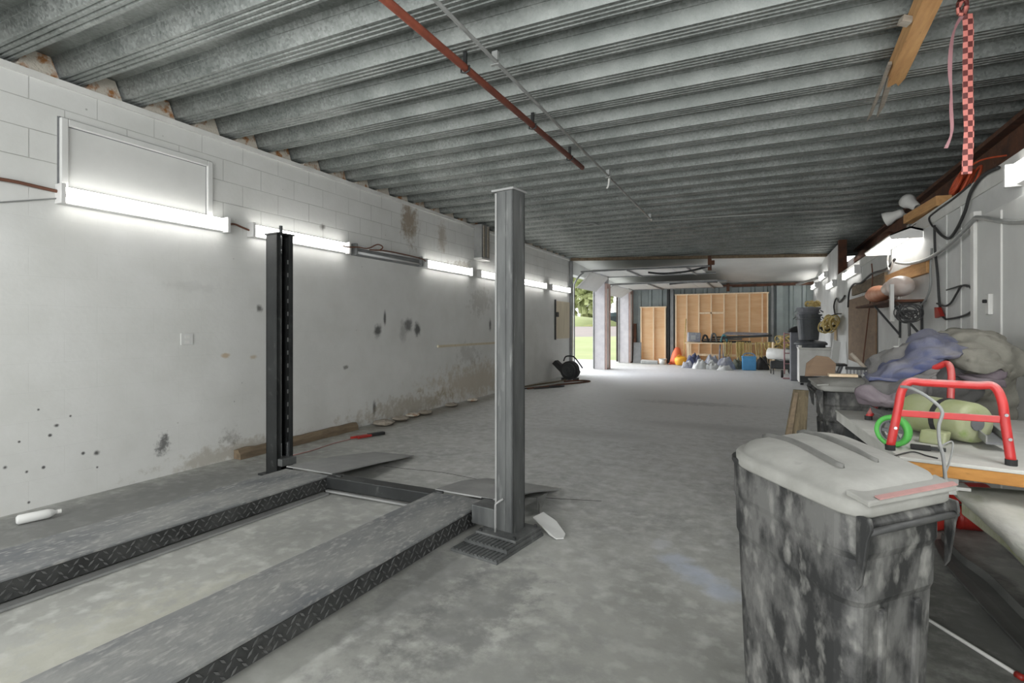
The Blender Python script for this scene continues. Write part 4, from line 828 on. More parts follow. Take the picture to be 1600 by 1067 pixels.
cord('power_cord', rc((1320, 462), (1312, 472), (1307, 466), (1303, 478), (1305, 492), o=.03), .016, 'dark_cord', 'dark cord drooping above the rope bundle on the far wall')
cord('flex_conduit', rc((1640, 343), (1580, 347), (1530, 340), (1520, 345), (1500, 366), (1475, 388), (1448, 405), (1420, 412), (1400, 410), o=.06), .016, 'conduit', 'grey flexible conduit running over the white door toward the shop light', 'conduit')
cord('power_cord', rc((1516, 288), (1490, 310), (1465, 328), (1452, 340), (1456, 352), (1461, 356), o=.02), .008, 'dark_cord', 'thin dark wire along the top trim of the right wall')
# on top of the partition
t = thing('flood_light', (1.5, 7.35, 2.315), 'white twin-head flood light on the partition top', 'light fixture')
MB().bx(1.44, 1.54, 7.0, 7.1, 2.316, 2.36).tube([(1.49, 7.05, 2.36), (1.47, 7.1, 2.46), (1.44, 7.2, 2.5)], .015, 8, smooth=4).build('base', 'conduit', t)
for c, ax in (((1.38, 7.35, 2.52), (-.8, .35, -.3)), ((1.5, 7.15, 2.6), (-.3, .6, .5))):
    ax = Vector(ax).normalized(); q = ax.to_track_quat('Z', 'Y').to_matrix().to_4x4()
    MB().lathe([(.03, -.09), (.045, -.06), (.05, 0), (.075, .06), (.08, .1), (.07, .1), (.045, .03)], c, 20, q, cap=False).build('lamp_head', 'white_paint', t, smooth=True, solid=.004)
    MB().lathe([(.0, .03), (.045, .03), (.05, .06), (.0, .085)], c, 16, q).build('bulb', 'tube_unlit', t, smooth=True)
tag(MB().beam((1.47, 5.9, 2.375), (1.40, 6.75, 2.365), .12, .09).build('timber_block', 'timber', bevel=.004), 'short orange timber block lying on the partition top near the orange coil', 'timber')
t = thing('orange_cord', (1.6, 5.85, 2.7), 'bundled orange extension cord hung on the rusty beam under the tape', 'cord')
k = MB(); rr = random.Random(2)
for i in range(9):
    r = rr.uniform(.07, .12); off = Vector((rr.uniform(-.05, .05), rr.uniform(-.12, .12), rr.uniform(-.04, .02)))
    k.tube([Vector((1.62, 6.0, 2.55)) + off + Vector((.45*r*math.sin(a), r*math.cos(a), 1.1*r*math.sin(a))) for a in [j*.628 for j in range(10)]], .011, 6, closed=True, smooth=2)
k.build('coil', 'orange_cord', t, smooth=True)
MB().tube([(1.62, 6.0, 2.62), (1.75, 6.0, 2.72), (1.93, 6.0, 2.74)], .008, 6, smooth=4).build('hanging_tie', 'orange_cord', t)
for i, (yy, lab) in enumerate(((8.6, 'rusty twisted scrap on the partition top beyond the flood light'), (10.4, 'second rusty scrap piece on the partition top toward the far bay'))):
    tag(bag('rust_scrap', 'rust_steel', (1.5, yy, 2.40), (.07, .55, .085), 3+i, lab, 'scrap'), lab, 'scrap')

# ================================================================== on the rear bin lid
ZL = .888
t = thing('plastic_jug', (.86, 4.5, ZL), 'clear white jug standing on the rear bin lid behind the clothes', 'jug')
MB().lathe([(.05, ZL), (.06, ZL+.01), (.06, ZL+.12), (.05, ZL+.16), (.022, ZL+.19), (.02, ZL+.205)], (.86, 4.5, 0), 20).build('jug_body', 'tube_unlit', t, smooth=True)
MB().lathe([(.024, ZL+.2), (.024, ZL+.225)], (.86, 4.5, 0), 14).build('cap', 'white_paint', t)
tag(MB().prism([(.44, 4.42, ZL), (.44, 4.5, ZL), (.62, 4.52, ZL), (.62, 4.44, ZL)], (0, 0, .018)).build('wood_strip', 'stud_wood'), 'flat pale wood strip lying on the rear bin lid', 'board')
rg = MB(); rows = []
for i in range(10):
    rows.append([(.635+.016*k, 4.36+.016*i, ZL+.009+.035*max(0, 1-((k-4.5)**2+(i-4.5)**2)/26)*(1+.5*noise.noise(Vector((k*.5, i*.5, 2))))) for k in range(10)])
tag(rg.grid(rows).build('white_rag', 'tarp_pale', smooth=True, solid=.004), 'crumpled white rag on the rear bin lid', 'rag')
t = thing('scrap_board', (.40, 4.62, ZL), 'tan round-topped board propped upright on the rear bin lid', 'board')
MB().prism([(.30, 4.62, ZL-.02), (.50, 4.66, ZL-.01), (.51, 4.66, ZL+.08), (.46, 4.66, ZL+.13), (.38, 4.64, ZL+.14), (.31, 4.62, ZL+.08)], (0, .02, 0)).build('panel', 'ply_brown', t)
t = thing('push_broom', (.66, 4.8, 0), 'dark toothed brush with a stub handle on the rear bin lid', 'brush')
MB().bx(.56, .76, 4.56, 4.60, ZL+.045, ZL+.065).build('brush_head', 'steel_dark', t)
b = MB()
for i in range(9): b.bx(.565+.022*i, .575+.022*i, 4.57, 4.59, ZL+.002, ZL+.05)
b.build('bristles', 'grey_plastic', t)
MB().tube([(.68, 4.58, ZL+.06), (.6, 4.62, ZL+.16)], .014, 8).build('handle', 'grey_wood', t)

# ================================================================== far bay: raised doors
def overhead(y0, y1, zt, zb, x_end, label):
    t = thing('overhead_door', (-4.2, (y0+y1)/2, zb), label, 'garage door', 'raised overhead doors of the far bay')
    prof = [(-4.42, zb), (-4.22, zb+.34*(zt-zb)/.5), (-3.98, zt-.02)]
    a, b = Vector((-4.42, 0, zb)), Vector((-4.02, 0, zt-.04))
    MB().prism([(a.x, y0, a.z), (b.x, y0, b.z), (b.x+.03, y0, b.z-.03), (a.x+.04, y0, a.z-.01)], (0, y1-y0, 0)).build('panel', 'panel_white', t, bevel=.004)
    n = 4; x0 = -3.98; wd = (x_end-x0)/n
    for i in range(n): MB().bx(x0+wd*i+.006, x0+wd*(i+1)-.006, y0, y1, zt-.035, zt).build('panel', 'panel_white', t, bevel=.004)
    for yy in (y0-.04, y1+.04):
        pts = [(-4.46, yy, .05 if False else 1.2), (-4.46, yy, zb-.05), (-4.44, yy, zb+.12), (-4.34, yy, zt-.18), (-4.2, yy, zt-.07), (-4.0, yy, zt-.04), (x_end+.25, yy, zt-.04)]
        P = spline([Vector(p) for p in pts], 5)
        MB().tube(P, .022, 6).build('track', 'housing_grey', t)
        MB().tube([(-4.46, yy, .02), (-4.46, yy, 1.22)], .022, 6).build('track', 'housing_grey', t)
    for f in (.35, .9):
        xx = x0 + (x_end-x0)*f
        MB().bx(xx-.02, xx+.02, y0-.05, y1+.05, zt-.075, zt-.04).build('strut', 'housing_grey', t)
    return t
d1 = overhead(13.3, 15.0, 2.72, 2.27, -1.35, 'white overhead door raised above the first opening next to the left wall')
MB().bx(-1.15, -1.07, 13.25, 13.35, 2.58, 2.92).bx(-1.1, -1.0, 13.2, 13.3, 2.7, 2.8).build('hanger_bracket', 'rust_steel', d1)
MB().tube([(-2.6, 13.6, 2.62), (-2.2, 13.55, 2.57), (-1.6, 13.5, 2.6), (-1.1, 13.4, 2.7)], .028, 6, smooth=5).build('spring', 'steel_dark', d1, smooth=True)
d2 = overhead(15.6, 18.05, 2.54, 2.24, -1.1, 'white overhead door raised above the second opening in the back corner')
MB().tube([(-2.4, 15.7, 2.47), (-1.8, 15.65, 2.5), (-1.1, 15.6, 2.48)], .026, 6, smooth=4).build('spring', 'steel_dark', d2, smooth=True)
MB().bx(-1.0, -.92, 17.9, 18.1, 2.36, 2.6).build('hanger_bracket', 'rust_steel', d2)
tag(MB().beam((.95, 17.9, 2.5), (1.4, 16.2, 2.56), .06, .05).build('strut_bar', 'conduit'), 'pale strut sloping to the far right ceiling corner', 'strut')
# ------------------------------------------------ stud panels against the back wall
def stud_panel(x0, x1, z1, xs, label, blk=None):
    t = thing('stud_panel', ((x0+x1)/2, 18.4, 0), label, 'panel', 'framed plywood panels on the back wall')
    MB().bx(x0, x1, 18.46, 18.48, 0, z1).build('sheathing', 'ply_orange', t)
    for x in xs: MB().bx(x-.02, x+.02, 18.36, 18.459, .04, z1-.04).build('stud', 'stud_wood', t)
    MB().bx(x0-.02, x1+.02, 18.36, 18.459, z1-.04, z1).build('top_plate', 'stud_wood', t)
    MB().bx(x0-.02, x1+.02, 18.36, 18.459, .001, .04).build('bottom_plate', 'stud_wood', t)
    if blk: MB().bx(*blk).build('blocking', 'stud_wood', t)
    return t
stud_panel(-2.62, .19, 2.33, (-2.6, -2.25, -1.87, -1.49, -1.1, -.73, -.35, .02, .17), 'wide plywood panel with upright studs on the back wall', (-1.85, -1.12, 18.36, 18.459, 1.66, 1.72))
stud_panel(-3.78, -2.93, 1.93, (-3.76, -3.34, -2.95), 'narrow plywood panel with one middle stud left of the wide one', None)
tag(MB().prism([(-4.0, 18.2, 0), (-3.74, 18.2, 0), (-3.74, 18.32, .7), (-4.0, 18.32, .7)], (0, .02, 0)).build('grey_board', 'housing_grey'), 'light grey board leaning in the back left corner', 'board')
tag(MB().bx(-4.02, -3.93, 18.36, 18.46, 0, 1.35).build('corner_post', 'rust_steel'), 'dark reddish post behind the grey board in the back corner', 'post')
tag(MB().box((-3.4, 18.0, .06), (.55, .3, .1), (.08, .05, .1)).build('foam_scrap', 'tarp_pale', bevel=.02), 'pale foam scrap lying before the narrow plywood panel', 'scrap')
# cone, yellow pail, broom
t = thing('traffic_cone', (-2.58, 18.15, 0), 'orange traffic cone slumped beside the yellow pail at the back wall', 'cone')
MB().lathe([(.20, .02), (.19, .1), (.15, .35), (.09, .52), (.05, .56), (.0, .57)], (-2.58, 18.15, 0), 22, Matrix.Rotation(.12, 4, 'Y')).build('cone_body', 'orange_plastic', t, smooth=True)
MB().box((-2.58, 18.15, .012), (.42, .3, .022), (0, 0, .3)).build('cone_base', 'orange_plastic', t, bevel=.006)
t = thing('yellow_pail', (-2.36, 17.75, 0), 'yellow pail on the floor before the orange cone', 'bucket')
MB().lathe([(.13, .002), (.16, .02), (.2, .15), (.19, .22), (.12, .28), (.11, .25), (.16, .2)], (-2.36, 17.75, 0), 22).build('pail_body', 'yellow_plastic', t, smooth=True)
MB().tube([(-2.54, 17.75, .2), (-2.4, 17.7, .33), (-2.2, 17.75, .2)], .01, 6, smooth=4).build('handle', 'yellow_plastic', t)
t = thing('white_tub', (-2.95, 17.9, 0), 'small white tub left of the orange cone', 'tub')
MB().lathe([(.1, .001), (.13, .18), (.115, .17), (.09, .02)], (-2.95, 17.9, 0), 18).build('tub_body', 'white_paint', t, smooth=True); MB().lathe([(.135, .17), (.135, .185), (.12, .185), (.12, .17)], (-2.95, 17.9, 0), 18).build('rim', 'white_trim', t)
t = thing('yellow_broom', (-2.15, 18.2, 0), 'yellow-handled broom standing against the wide plywood panel', 'broom')
MB().tube([(-2.31, 18.02, .1), (-2.27, 18.33, 1.5)], .016, 8).build('handle', 'yellow_rope', t, smooth=True); MB().box((-2.31, 18.02, .06), (.1, .06, .12), (0, 0, .1)).build('brush_head', 'tarp_mix', t)
# ------------------------------------------------ loaded work bench
t = thing('long_bench', (-1.05, 17.75, 0), 'long wooden bench piled with scrap before the wide plywood panel', 'bench')
MB().bx(-2.2, .35, 17.45, 18.1, .71, .745).build('bench_top', 'stud_wood', t)
for x in (-2.1, -1.05, .25):
    for yy in (17.52, 18.02): MB().bx(x-.035, x+.035, yy-.035, yy+.035, 0, .71).build('leg', 'tarp_mix' if x == -1.05 else 'stud_wood', t)
MB().bx(-2.1, .25, 17.99, 18.03, .3, .37).build('stretcher', 'stud_wood', t)
t = thing('grey_box', (-2.0, 17.7, .745), 'pale grey box at the left end of the long bench', 'box')
MB().box((-1.95, 17.7, .908), (.38, .34, .30), (0, .04, .2)).build('box_body', 'tarp_mix', t, bevel=.02); MB().box((-1.95, 17.52, .9), (.14, .02, .14), (0, 0, .2)).build('label_patch', 'tarp_pale', t)
for i, (x0, x1, z, dy, m, lab) in enumerate(((-1.70, -.3, .775, .06, 'steel_dark', 'dark board lowest in the scrap on the long bench'), (-1.65, -.55, .845, .10, 'sheet_dark', 'grey-green plank across the scrap on the long bench'), (-1.45, -.1, .93, .06, 'steel_dark', 'dark plank on top of the scrap on the long bench'))):
    tag(MB().box(((x0+x1)/2, 17.75+dy, z), (x1-x0, .18, .05), (0, -.018*i, .03*(i-1))).build('scrap_plank', m), lab, 'plank', 'planks piled on the long bench')
k = 0
for x, z, m, lab in ((-1.60, .9, 'rubber', 'black hose end sticking up on the long bench'), (-1.35, .95, 'sheet_dark', 'curved grey hose on the long bench'), (-1.05, .9, 'cyan_scrap', 'teal hose piece on the long bench')):
    tag(MB().tube([(x-.09, 17.52, .78), (x-.03, 17.52, z+.06), (x+.05, 17.52, z+.04), (x+.09, 17.52, .78)], .03, 8, smooth=4).build('hose_piece', m, smooth=True), lab, 'hose')
tag(MB().prism([(-1.1, 17.55, .99), (.1, 17.5, .985), (.2, 18.0, 1.03), (-1.0, 18.05, 1.06)], (0, 0, .02)).build('sheet_stack', 'tarp_mix'), 'pale grey sheet on top of the long bench', 'sheet')
tag(MB().beam((-1.1, 17.46, .9), (.28, 17.42, .98), .03, .06).build('dark_rail', 'steel_dark'), 'dark rail lying along the front of the grey sheet', 'rail')
# ropes hanging from the bench
rr = random.Random(11)
ropes = [(-.95, 'first yellow rope loop hanging from the bench front'), (-.62, 'bushy yellow rope bundle hanging from the bench'), (-.38, 'third yellow rope loop hanging right of the bushy bundle'), (-.05, 'yellow rope loop near the right end of the bench'), (.2, 'last yellow rope bundle at the bench right end')]
for i, (x, lab) in enumerate(ropes):
    k = MB(); n = 9 if i in (1, 4) else 3
    for j in range(n):
        w_ = rr.uniform(.04, .16); dz = rr.uniform(.3, .62) if i != 4 else rr.uniform(.15, .4); o = rr.uniform(-.08, .08); y_ = 17.40 - rr.uniform(0, .1)
        k.tube([(x+o-w_*.4, 17.5, .765), (x+o-w_*.45, 17.42, .775), (x+o-w_*.5, y_, .71), (x+o-w_*.3, y_, .72-dz*.7), (x+o+rr.uniform(-.03, .03), y_, .72-dz), (x+o+w_*.5, y_, .72-dz*.6), (x+o+w_*.5, y_, .72), (x+o+w_*.45, 17.42, .775), (x+o+w_*.3, 17.5, .765)], .013, 5, smooth=3)
    tag(k.build('rope_bundle', 'yellow_rope', smooth=True), lab, 'rope', 'yellow ropes on the long bench')
k = MB()
for j in range(16):
    c = Vector((.45+rr.uniform(-.2, .28), 17.1+rr.uniform(-.1, .1), .78+rr.uniform(-.16, .16))); r = rr.uniform(.08, .2)
    k.tube([c+Vector((r*math.cos(a), .1*math.sin(a*2+j), r*.8*math.sin(a+j*.3))) for a in [q*.785 for q in range(8)]], .013, 5, closed=True, smooth=3)
t = thing('rope_pile', (.45, 17.1, 0), 'tangle of yellow ropes on an upright stake right of the long bench', 'rope'); k.build('rope', 'yellow_rope', t, smooth=True)
MB().tube([(.32, 17.05, 0), (.3, 17.05, .8)], .03, 8).tube([(.62, 17.1, 0), (.6, 17.1, .8)], .03, 8).build('stake', 'stud_wood', t)
for i, (x, dz, lab) in enumerate(((-1.05, 0, 'pale upright stake under the middle of the long bench'), (.05, 0, 'yellowish prop leaning at the right end of the long bench'))):
    tag(MB().tube([(x-.15, 17.53, 0), (x-.11, 17.58, .685)], .024, 8).build('prop', 'stud_wood' if i else 'tarp_mix', smooth=True), lab, 'prop')
# tarps and clothes on the floor before the bench
def lump(x, y, rx, ry, rz, m, seed, lab):
    rows = []
    for i in range(15):
        f = i/14; ring = []
        for k in range(26):
            a = 2*math.pi*k/26; n = 1+.35*noise.noise(Vector((math.cos(a)*1.5, math.sin(a)*1.5, seed+f*2)))
            ring.append((x+rx*f*n*math.cos(a), y+ry*f*n*math.sin(a), max(.003, rz*(1-f**3.5)*(.85+.7*noise.noise(Vector((math.cos(a)*f*2.2, math.sin(a)*f*2.2, seed*2)))+.14*noise.noise(Vector((math.cos(a)*f*6, math.sin(a)*f*6, seed)))) + .003)))
        rows.append(ring)
    return tag(MB().loft(rows, cap=False).build('tarp_heap', m, smooth=True), lab, 'tarp', 'tarps heaped before the long bench')
lump(-1.92, 17.12, .29, .22, .36, 'denim', 2, 'blue and grey cloth heap at the left of the tarps')
lump(-1.36, 17.08, .29, .2, .34, 'tarp_mix', 5, 'bluish grey tarp heap second from the left')
lump(-1.62, 16.5, .26, .18, .24, 'tarp_pale', 9, 'pale crumpled tarp lying lowest before the bench')
lump(-.95, 16.66, .27, .2, .32, 'tarp_mix', 14, 'rounded grey tarp heap in the middle of the row')
lump(-1.32, 16.45, .19, .12, .2, 'tarp_pale', 31, 'small pale tarp lump in front of the bluish grey heap')
lump(-2.02, 16.66, .17, .13, .2, 'tarp_mix', 37, 'small grey tarp lump in front of the blue heap')
lump(-.95, 16.2, .2, .12, .14, 'tarp_pale', 41, 'flat pale tarp lump farthest forward before the bench')
lump(-.66, 16.98, .18, .18, .30, 'tarp_green', 19, 'olive tarp heap left of the blue cooler')
lump(.03, 16.95, .2, .15, .34, 'rubber', 25, 'black bag heap right of the blue cooler')
t = thing('cooler', (-.33, 16.6, 0), 'bright blue cooler box on the floor before the long bench', 'cooler')
MB().box((-.33, 16.6, .18), (.36, .26, .355), (0, 0, .1)).build('cooler_body', 'blue_plastic', t, bevel=.015)
MB().box((-.33, 16.6, .375), (.38, .28, .04), (0, 0, .1)).build('lid', 'blue_plastic', t, bevel=.01)
for dx in (-.1, .0, .1): MB().box((-.33+dx, 16.467+dx*.1, .17), (.02, .015, .28), (0, 0, .1)).build('rib', 'blue_plastic', t)
MB().tube([(-.5, 16.58, .36), (-.44, 16.58, .47), (-.22, 16.6, .47), (-.16, 16.62, .36)], .012, 6, smooth=3).build('handle', 'blue_plastic', t)
# ------------------------------------------------ heater and machines
t = thing('torpedo_heater', (.5, 15.4, 0), 'white torpedo heater on a wheeled frame by the rope tangle', 'heater')
ax = Vector((.93, -.36, -.06)).normalized(); Mq = ax.to_track_quat('Z', 'Y').to_matrix().to_4x4(); c = Vector((.47, 15.4, .52))
MB().lathe([(.13, -.34), (.145, -.33), (.145, .33), (.13, .34), (.125, .2), (.1, .19)], c, 24, Mq).build('shell', 'white_paint', t, smooth=True)
MB().lathe([(.0, .19), (.11, .2), (.11, .21), (.05, .26), (.0, .26)], c, 20, Mq).build('burner', 'rubber', t)
MB().lathe([(.126, .335), (.135, .35), (.11, .35), (.11, .335)], c, 24, Mq).build('nozzle_ring', 'rust_steel', t)
MB().box((.48, 15.4, .25), (.52, .28, .2), (0, 0, -.3)).build('fuel_tank', 'steel_dark', t, bevel=.03)
MB().box((.5, 15.36, .375), (.12, .1, .06), (0, 0, -.3)).build('bracket', 'grey_plastic', t)
for dx, dy in ((.24, -.25), (.34, .1)): MB().lathe([(.10, -.025), (.115, -.02), (.115, .02), (.10, .025)], (.48+dx, 15.4+dy, .116), 20, Matrix.Rotation(math.pi/2, 4, 'X')).build('wheel', 'rubber', t)
MB().tube([(.22, 15.5, .01), (.22, 15.5, .2), (.12, 15.5, .28), (.02, 15.5, .45)], .014, 6).tube([(.28, 15.28, .01), (.28, 15.28, .2)], .014, 6).build('frame', 'steel_dark', t)
t = thing('hand_truck', (.62, 14.5, 0), 'dusty pink hand truck behind the torpedo heater', 'hand truck')
for dx in (-.12, .12): MB().tube([(.62+dx, 14.35, .1), (.62+dx, 14.5, 1.1)], .016, 8).build('rail', 'pink_frame', t)
for f in (.25, .5, .75, .97): MB().tube([(.5, 14.35+.15*f, .1+f), (.74, 14.35+.15*f, .1+f)], .013, 8).build('rung', 'pink_frame', t)
MB().bx(.46, .78, 14.1, 14.36, .002, .02).build('toe_plate', 'pink_frame', t)
for dx in (-.17, .17): MB().lathe([(.09, -.025), (.1, 0), (.09, .025)], (.62+dx, 14.42, .1), 18, Matrix.Rotation(math.pi/2, 4, 'Y')).build('wheel', 'rubber', t)
t = thing('white_chest', (1.0, 13.1, 0), 'white chest appliance under the stacked dark bins', 'appliance')
MB().bx(.72, 1.34, 12.8, 13.4, .05, .76).build('cabinet', 'white_paint', t, bevel=.015)
MB().bx(.71, 1.35, 12.79, 13.41, .76, .80).build('lid', 'white_paint', t, bevel=.01)
MB().bx(.74, 1.32, 12.785, 12.8, .06, .2).build('kick_panel', 'steel_dark', t)
for x in (.78, 1.28):
    for yy in (12.86, 13.34): MB().bx(x-.03, x+.03, yy-.03, yy+.03, 0, .05).build('foot', 'rubber', t)
MB().lathe([(.03, .8), (.035, .83), (.04, .85), (0, .85)], (.745, 12.83, 0), 14).build('knob', 'white_trim', t)
def pail(name, x, y, z, r0, r1, h, m, lab, cat='bucket', grp='bins stacked on the white chest', flip=False, rim=.025):
    t = thing(name, (x, y, z), lab, cat, grp)
    p = [(r0*.9, z), (r0, z+.01), (r1, z+h-.04), (r1+rim, z+h-.04), (r1+rim, z+h), (r1-.01, z+h), (r0-.02, z+.03)]
    MB().lathe(p, (x, y, 0), 26).build('shell', m, t, smooth=False)
    MB().lathe([(r1+.004, z+h-.12), (r1+.014, z+h-.115), (r1+.014, z+h-.1), (r1+.004, z+h-.095)], (x, y, 0), 26, cap=False).build('hoop', m, t, solid=.003)
    for sg in (-1, 1): MB().tube([(x+sg*(r1+.01), y-.05, z+h-.06), (x+sg*(r1+.06), y-.05, z+h-.1), (x+sg*(r1+.06), y+.05, z+h-.1), (x+sg*(r1+.01), y+.05, z+h-.06)], .01, 6).build('handle', m, t)
    return t
t = thing('bin_cover', (.98, 13.1, .80), 'dark round bin lid lying on the white chest', 'lid', 'bins stacked on the white chest')
MB().lathe([(.3, .852), (.32, .855), (.32, .89), (.27, .93), (.0, .95)], (.96, 13.1, 0), 28).build('lid_disc', 'black_plastic', t, smooth=True)
MB().lathe([(.28, .801), (.28, .852), (.2, .852), (.2, .801)], (.96, 13.1, 0), 24).build('lip', 'black_plastic', t)
pail('round_bin', .92, 13.1, .952, .19, .235, .56, 'black_plastic', 'dark round bin standing on the lid on the white chest', 'bin')
pail('round_bucket', .92, 13.1, 1.40, .17, .21, .26, 'grey_bucket', 'grey bucket nested in the top of the dark round bin')
k = MB()
for j in range(9):
    c = Vector((.98+rr.uniform(-.08, .1), 13.1+rr.uniform(-.1, .1), 1.74+rr.uniform(-.02, .02))); r = rr.uniform(.06, .1)
    k.tube([c+Vector((r*math.cos(a), r*math.sin(a), .05*math.sin(a*2+j))) for a in [q*.785 for q in range(8)]], .012, 5, closed=True, smooth=3)
tag(k.build('rope_coil', 'yellow_rope', smooth=True), 'yellow-green rope coil heaped in the grey bucket', 'rope')
tag(MB().prism([(.66, 13.5, 1.28), (.52, 13.5, 1.1), (.5, 13.5, 1.0), (.56, 13.5, 1.0), (.6, 13.5, 1.1), (.7, 13.5, 1.22)], (0, .18, 0)).build('machine_guard', 'rubber', bevel=.02), 'black curved guard behind the dark round bin', 'guard') if False else None
t = thing('cabinet', (.72, 13.9, 0), 'grey machine cabinet with a black hood behind the dark round bin', 'cabinet')
MB().bx(.6, .92, 13.7, 14.1, .0, 1.12).build('cabinet_body', 'grey_bucket', t, bevel=.02)
MB().prism([(.55, 13.68, 1.12), (.95, 13.68, 1.12), (.95, 13.68, 1.24), (.72, 13.68, 1.26), (.6, 13.68, 1.2)], (0, .44, 0)).build('hood', 'rubber', t, bevel=.02)
# rope bundle hung on the right wall of the far bay
k = MB()
for j in range(15):
    c = Vector((1.22+rr.uniform(-.1, .1), 12.2+rr.uniform(-.35, .35), 1.33+rr.uniform(-.1, .1))); r = rr.uniform(.08, .16)
    k.tube([c+Vector((r*.7*math.cos(a), r*1.8*math.cos(a+.4), r*.8*math.sin(a))) for a in [q*.785 for q in range(8)]], .014, 5, closed=True, smooth=3)
t = thing('rope_hank', (1.22, 12.2, 1.2), 'yellow rope hank hanging on the right wall beside the dark bin', 'rope'); k.build('rope', 'yellow_rope', t, smooth=True)
MB().tube([(1.22, 12.2, 1.45), (1.35, 12.2, 1.5), (XR-.003, 12.2, 1.5)], .012, 6).build('peg', 'steel_dark', t)
MB().tube([(1.05, 11.9, 1.22), (1.2, 12.3, 1.15), (1.34, 12.5, 1.26)], .03, 8, smooth=4).build('dark_hose', 'rubber', t, smooth=True)
tag(MB().prism([(1.06, 11.3, 0), (1.2, 11.35, 0), (1.33, 11.7, .95), (1.22, 11.65, 1.0)], (.02, -.02, .0)).build('leaning_plank', 'panel_white'), 'white plank leaning against the right wall below the rope hank', 'plank')
tag(MB().beam((.92, 10.4, 0), (.98, 10.5, .8), .1, .03).build('leaning_plank', 'grey_wood'), 'greyish short plank standing before the white chest', 'plank') if False else None
t = thing('folding_stand', (1.12, 10.2, 0), 'grey folding stand with crossed legs before the right wall', 'stand')
for a, b in (((.98, 10.1, 0), (1.2, 10.15, .62)), ((1.3, 10.1, 0), (1.05, 10.15, .62)), ((.98, 10.4, 0), (1.2, 10.35, .62)), ((1.3, 10.4, 0), (1.05, 10.35, .62))): MB().beam(a, b, .04, .03).build('leg', 'grey_plastic', t)
MB().bx(1.0, 1.26, 10.08, 10.42, .6, .63).build('stand_top', 'steel_dark', t)

# ================================================================== along the left wall
t = thing('floor_blower', (-4.12, 11.75, 0), 'dark snail-shaped floor blower by the wall end beside the first opening', 'blower')
sn = []
c = Vector((-4.05, 11.75, .235))
for i in range(37):
    a = 2*math.pi*i/36; r = .2 + .03*i/36; sn.append(c + Vector((-r*math.cos(a)*-1, 0, r*math.sin(a))))
MB().prism([p + Vector((0, -.11, 0)) for p in sn[:-1]], (0, .22, 0)).build('snail_housing', 'rubber', t, bevel=.02)
MB().lathe([(.165, 0), (.17, .015), (.15, .02), (.13, .012), (.07, .012), (.06, .025), (.0, .03)], c + Vector((0, -.11, 0)), 26, Matrix.Rotation(math.pi/2, 4, 'X')).build('intake_grille', 'steel_dark', t, smooth=False)
MB().prism([c+Vector((-.1, -.1, -.2)), c+Vector((-.22, -.1, -.05)), c+Vector((-.42, -.1, .14)), c+Vector((-.34, -.1, .22)), c+Vector((-.12, -.1, .05))], (0, .2, 0)).build('outlet', 'rubber', t, bevel=.012)
MB().tube([c+Vector((-.16, 0, .2)), c+Vector((-.1, 0, .31)), c+Vector((.08, 0, .31)), c+Vector((.22, 0, .16)), c+Vector((.3, 0, .05))], .016, 8, smooth=5).build('handle', 'steel_dark', t, smooth=True)
for dx in (-.14, .14): MB().bx(c.x+dx-.04, c.x+dx+.04, 11.64, 11.86, .0, .05).build('foot', 'rubber', t)
for i, (pts, m, lab) in enumerate(([[(-4.2, 9.6, .018), (-4.0, 10.1, .018), (-3.85, 10.6, .018), (-3.6, 11.1, .018), (-3.5, 11.5, .018), (-3.75, 11.55, .018), (-4.0, 11.2, .018)], 'rust_steel', 'rust-brown hose lying before the floor blower'], [[(-4.35, 9.3, .014), (-4.15, 9.9, .014), (-3.95, 10.2, .014), (-3.7, 10.35, .014), (-3.85, 10.05, .014), (-4.1, 9.7, .014)], 'dark_cord', 'dark hose loop on the floor nearer along the left wall'], [[(-4.4, 9.9, .016), (-4.3, 10.5, .016), (-4.15, 11.0, .016), (-4.0, 11.3, .045)], 'burlap', 'drab hose running along the wall foot to the blower'])):
    tag(MB().tube(pts, (.018, .014, .016)[i], 7, smooth=6).build('floor_hose', m, smooth=True), lab, 'hose', 'hoses by the floor blower')
t = thing('access_panel', (XL+.02, 12.45, .94), 'tan plywood cover fixed at the end of the left wall', 'panel')
MB().bx(XL+.001, XL+.022, 12.0, 12.98, .95, 1.87).build('cover', 'ply_pale', t); MB().bx(XL+.001, XL+.03, 11.93, 11.98, .93, 1.9).build('edge_trim', 'steel_dark', t); MB().bx(XL+.022, XL+.05, 11.99, 12.12, 1.48, 1.6).build('latch', 'steel_dark', t, bevel=.01)
tag(MB().bx(XL+.001, XL+.022, 6.85, 8.95, .925, .96).build('wood_strip', 'ply_pale'), 'thin horizontal wood strip on the left wall behind the near post', 'strip')
t = thing('outlet_box', (XL+.02, 2.93, 1.1), 'painted-over outlet plate on the left wall below the long light', 'outlet')
MB().bx(XL+.001, XL+.008, 2.88, 2.99, 1.09, 1.19).build('plate', 'panel_white', t, bevel=.003)
for dz in (.025, .07): MB().bx(XL+.008, XL+.0095, 2.915, 2.955, 1.09+dz-.012, 1.09+dz+.012).build('socket', 'white_trim', t)
lm = MB(); rows = []
for i in range(15):
    yy = 3.38+1.6*i/14; h = .085+.02*noise.noise(Vector((i*.6, 1, 0))); w0 = .1+.015*noise.noise(Vector((i*.5, 4, 0)))
    rows.append([(XL+.01, yy, .002), (XL+.012, yy, h), (XL+w0*.7, yy, h+.004), (XL+w0, yy, h*.6), (XL+w0+.005, yy, .002)])
tag(lm.loft(rows).build('old_timber', 'old_wood'), 'long rotten timber lying along the foot of the left wall', 'timber')
rr = random.Random(4)
labs = ['pale rubble lump right of the red-handled cutter', 'flat rubble piece by the wall foot right of the timber end', 'small rubble lump at the peeled patch of the left wall', 'broad rubble chunk below the peeled wall patch', 'rubble lump left of the near post along the wall', 'rubble crumb closest to the near post along the wall']
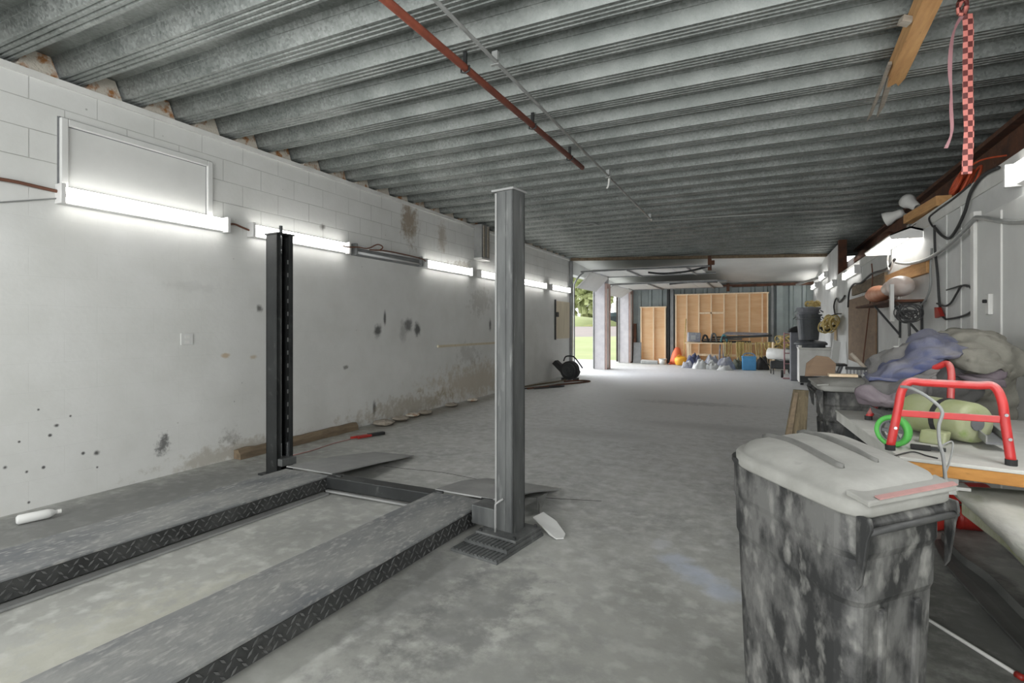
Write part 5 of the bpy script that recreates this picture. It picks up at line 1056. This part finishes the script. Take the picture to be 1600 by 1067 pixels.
for i, (px, py, s_) in enumerate(((600, 664, .10), (626, 657, .085), (645, 651, .075), (664, 647, .08), (705, 635, .08), (738, 627, .07))):
    c = AZ(px, py, 0); c.x = max(c.x, XL+.1)
    rows = []
    for a in range(7):
        th_ = math.pi*a/6
        rows.append([c + Vector((s_*1.3*math.sin(th_)*math.cos(p)*(1+.3*noise.noise(Vector((p, a, i)))), s_*1.5*math.sin(th_)*math.sin(p), max(.001, s_*.35*(1+math.cos(th_))*(1+.3*noise.noise(Vector((p, i, a))))))) for p in [2*math.pi*q/9 for q in range(9)]])
    tag(MB().loft(rows).build('stone_chunk', 'rusty_foam' if i % 3 == 2 else 'grey_wood'), labs[i], 'rubble', 'rubble along the foot of the left wall')['kind'] = 'thing'
t = thing('bolt_cutter', AZ(570, 683, 0), 'red-handled cutter with dark ends on the floor by the timber end', 'tool')
a, b2 = AZ(548, 684, .02), AZ(600, 676, .02)
MB().beam(a, a.lerp(b2, .55), .03, .025).build('handle', 'red_paint', t, bevel=.005)
MB().beam(a+Vector((.07, .03, 0)), a.lerp(b2, .55)+Vector((.03, 0, 0)), .025, .025).build('handle', 'red_paint', t, bevel=.006)
MB().beam(a.lerp(b2, .5), b2, .06, .035).build('jaw', 'steel_dark', t, bevel=.008)
tag(MB().tube([AZ(455, 712, .006), AZ(490, 703, .006), AZ(520, 693, .006), AZ(548, 686, .006)], .005, 6, smooth=4).build('faded_rope', 'pink_dust', smooth=True), 'faded red cord on the floor along the rotten timber', 'cord')
c = AZ(58, 806, .03)
t = thing('plastic_bottle', (c.x, c.y, 0), 'small pale bottle lying by the left wall beside the far runway', 'bottle')
Mb = Vector((.25, 1, 0)).normalized().to_track_quat('Z', 'Y').to_matrix().to_4x4()
MB().lathe([(.02, -.1), (.03, -.09), (.03, .05), (.024, .075), (.012, .09), (.012, .105)], c, 16, Mb).build('bottle_body', 'panel_white', t, smooth=True)
MB().lathe([(.014, .1), (.014, .12), (0, .12)], c, 12, Mb).build('cap', 'white_paint', t)

# hairline cracks in the slab
fl = bpy.data.objects['floor']
for pts in (((600, 728), (640, 733), (690, 738), (752, 750)), ((824, 776), (870, 779), (940, 783))):
    MB().tube([AZ(x, y, .0005) for x, y in pts], .0022, 4, smooth=4).build('crack', 'dark_void', fl)
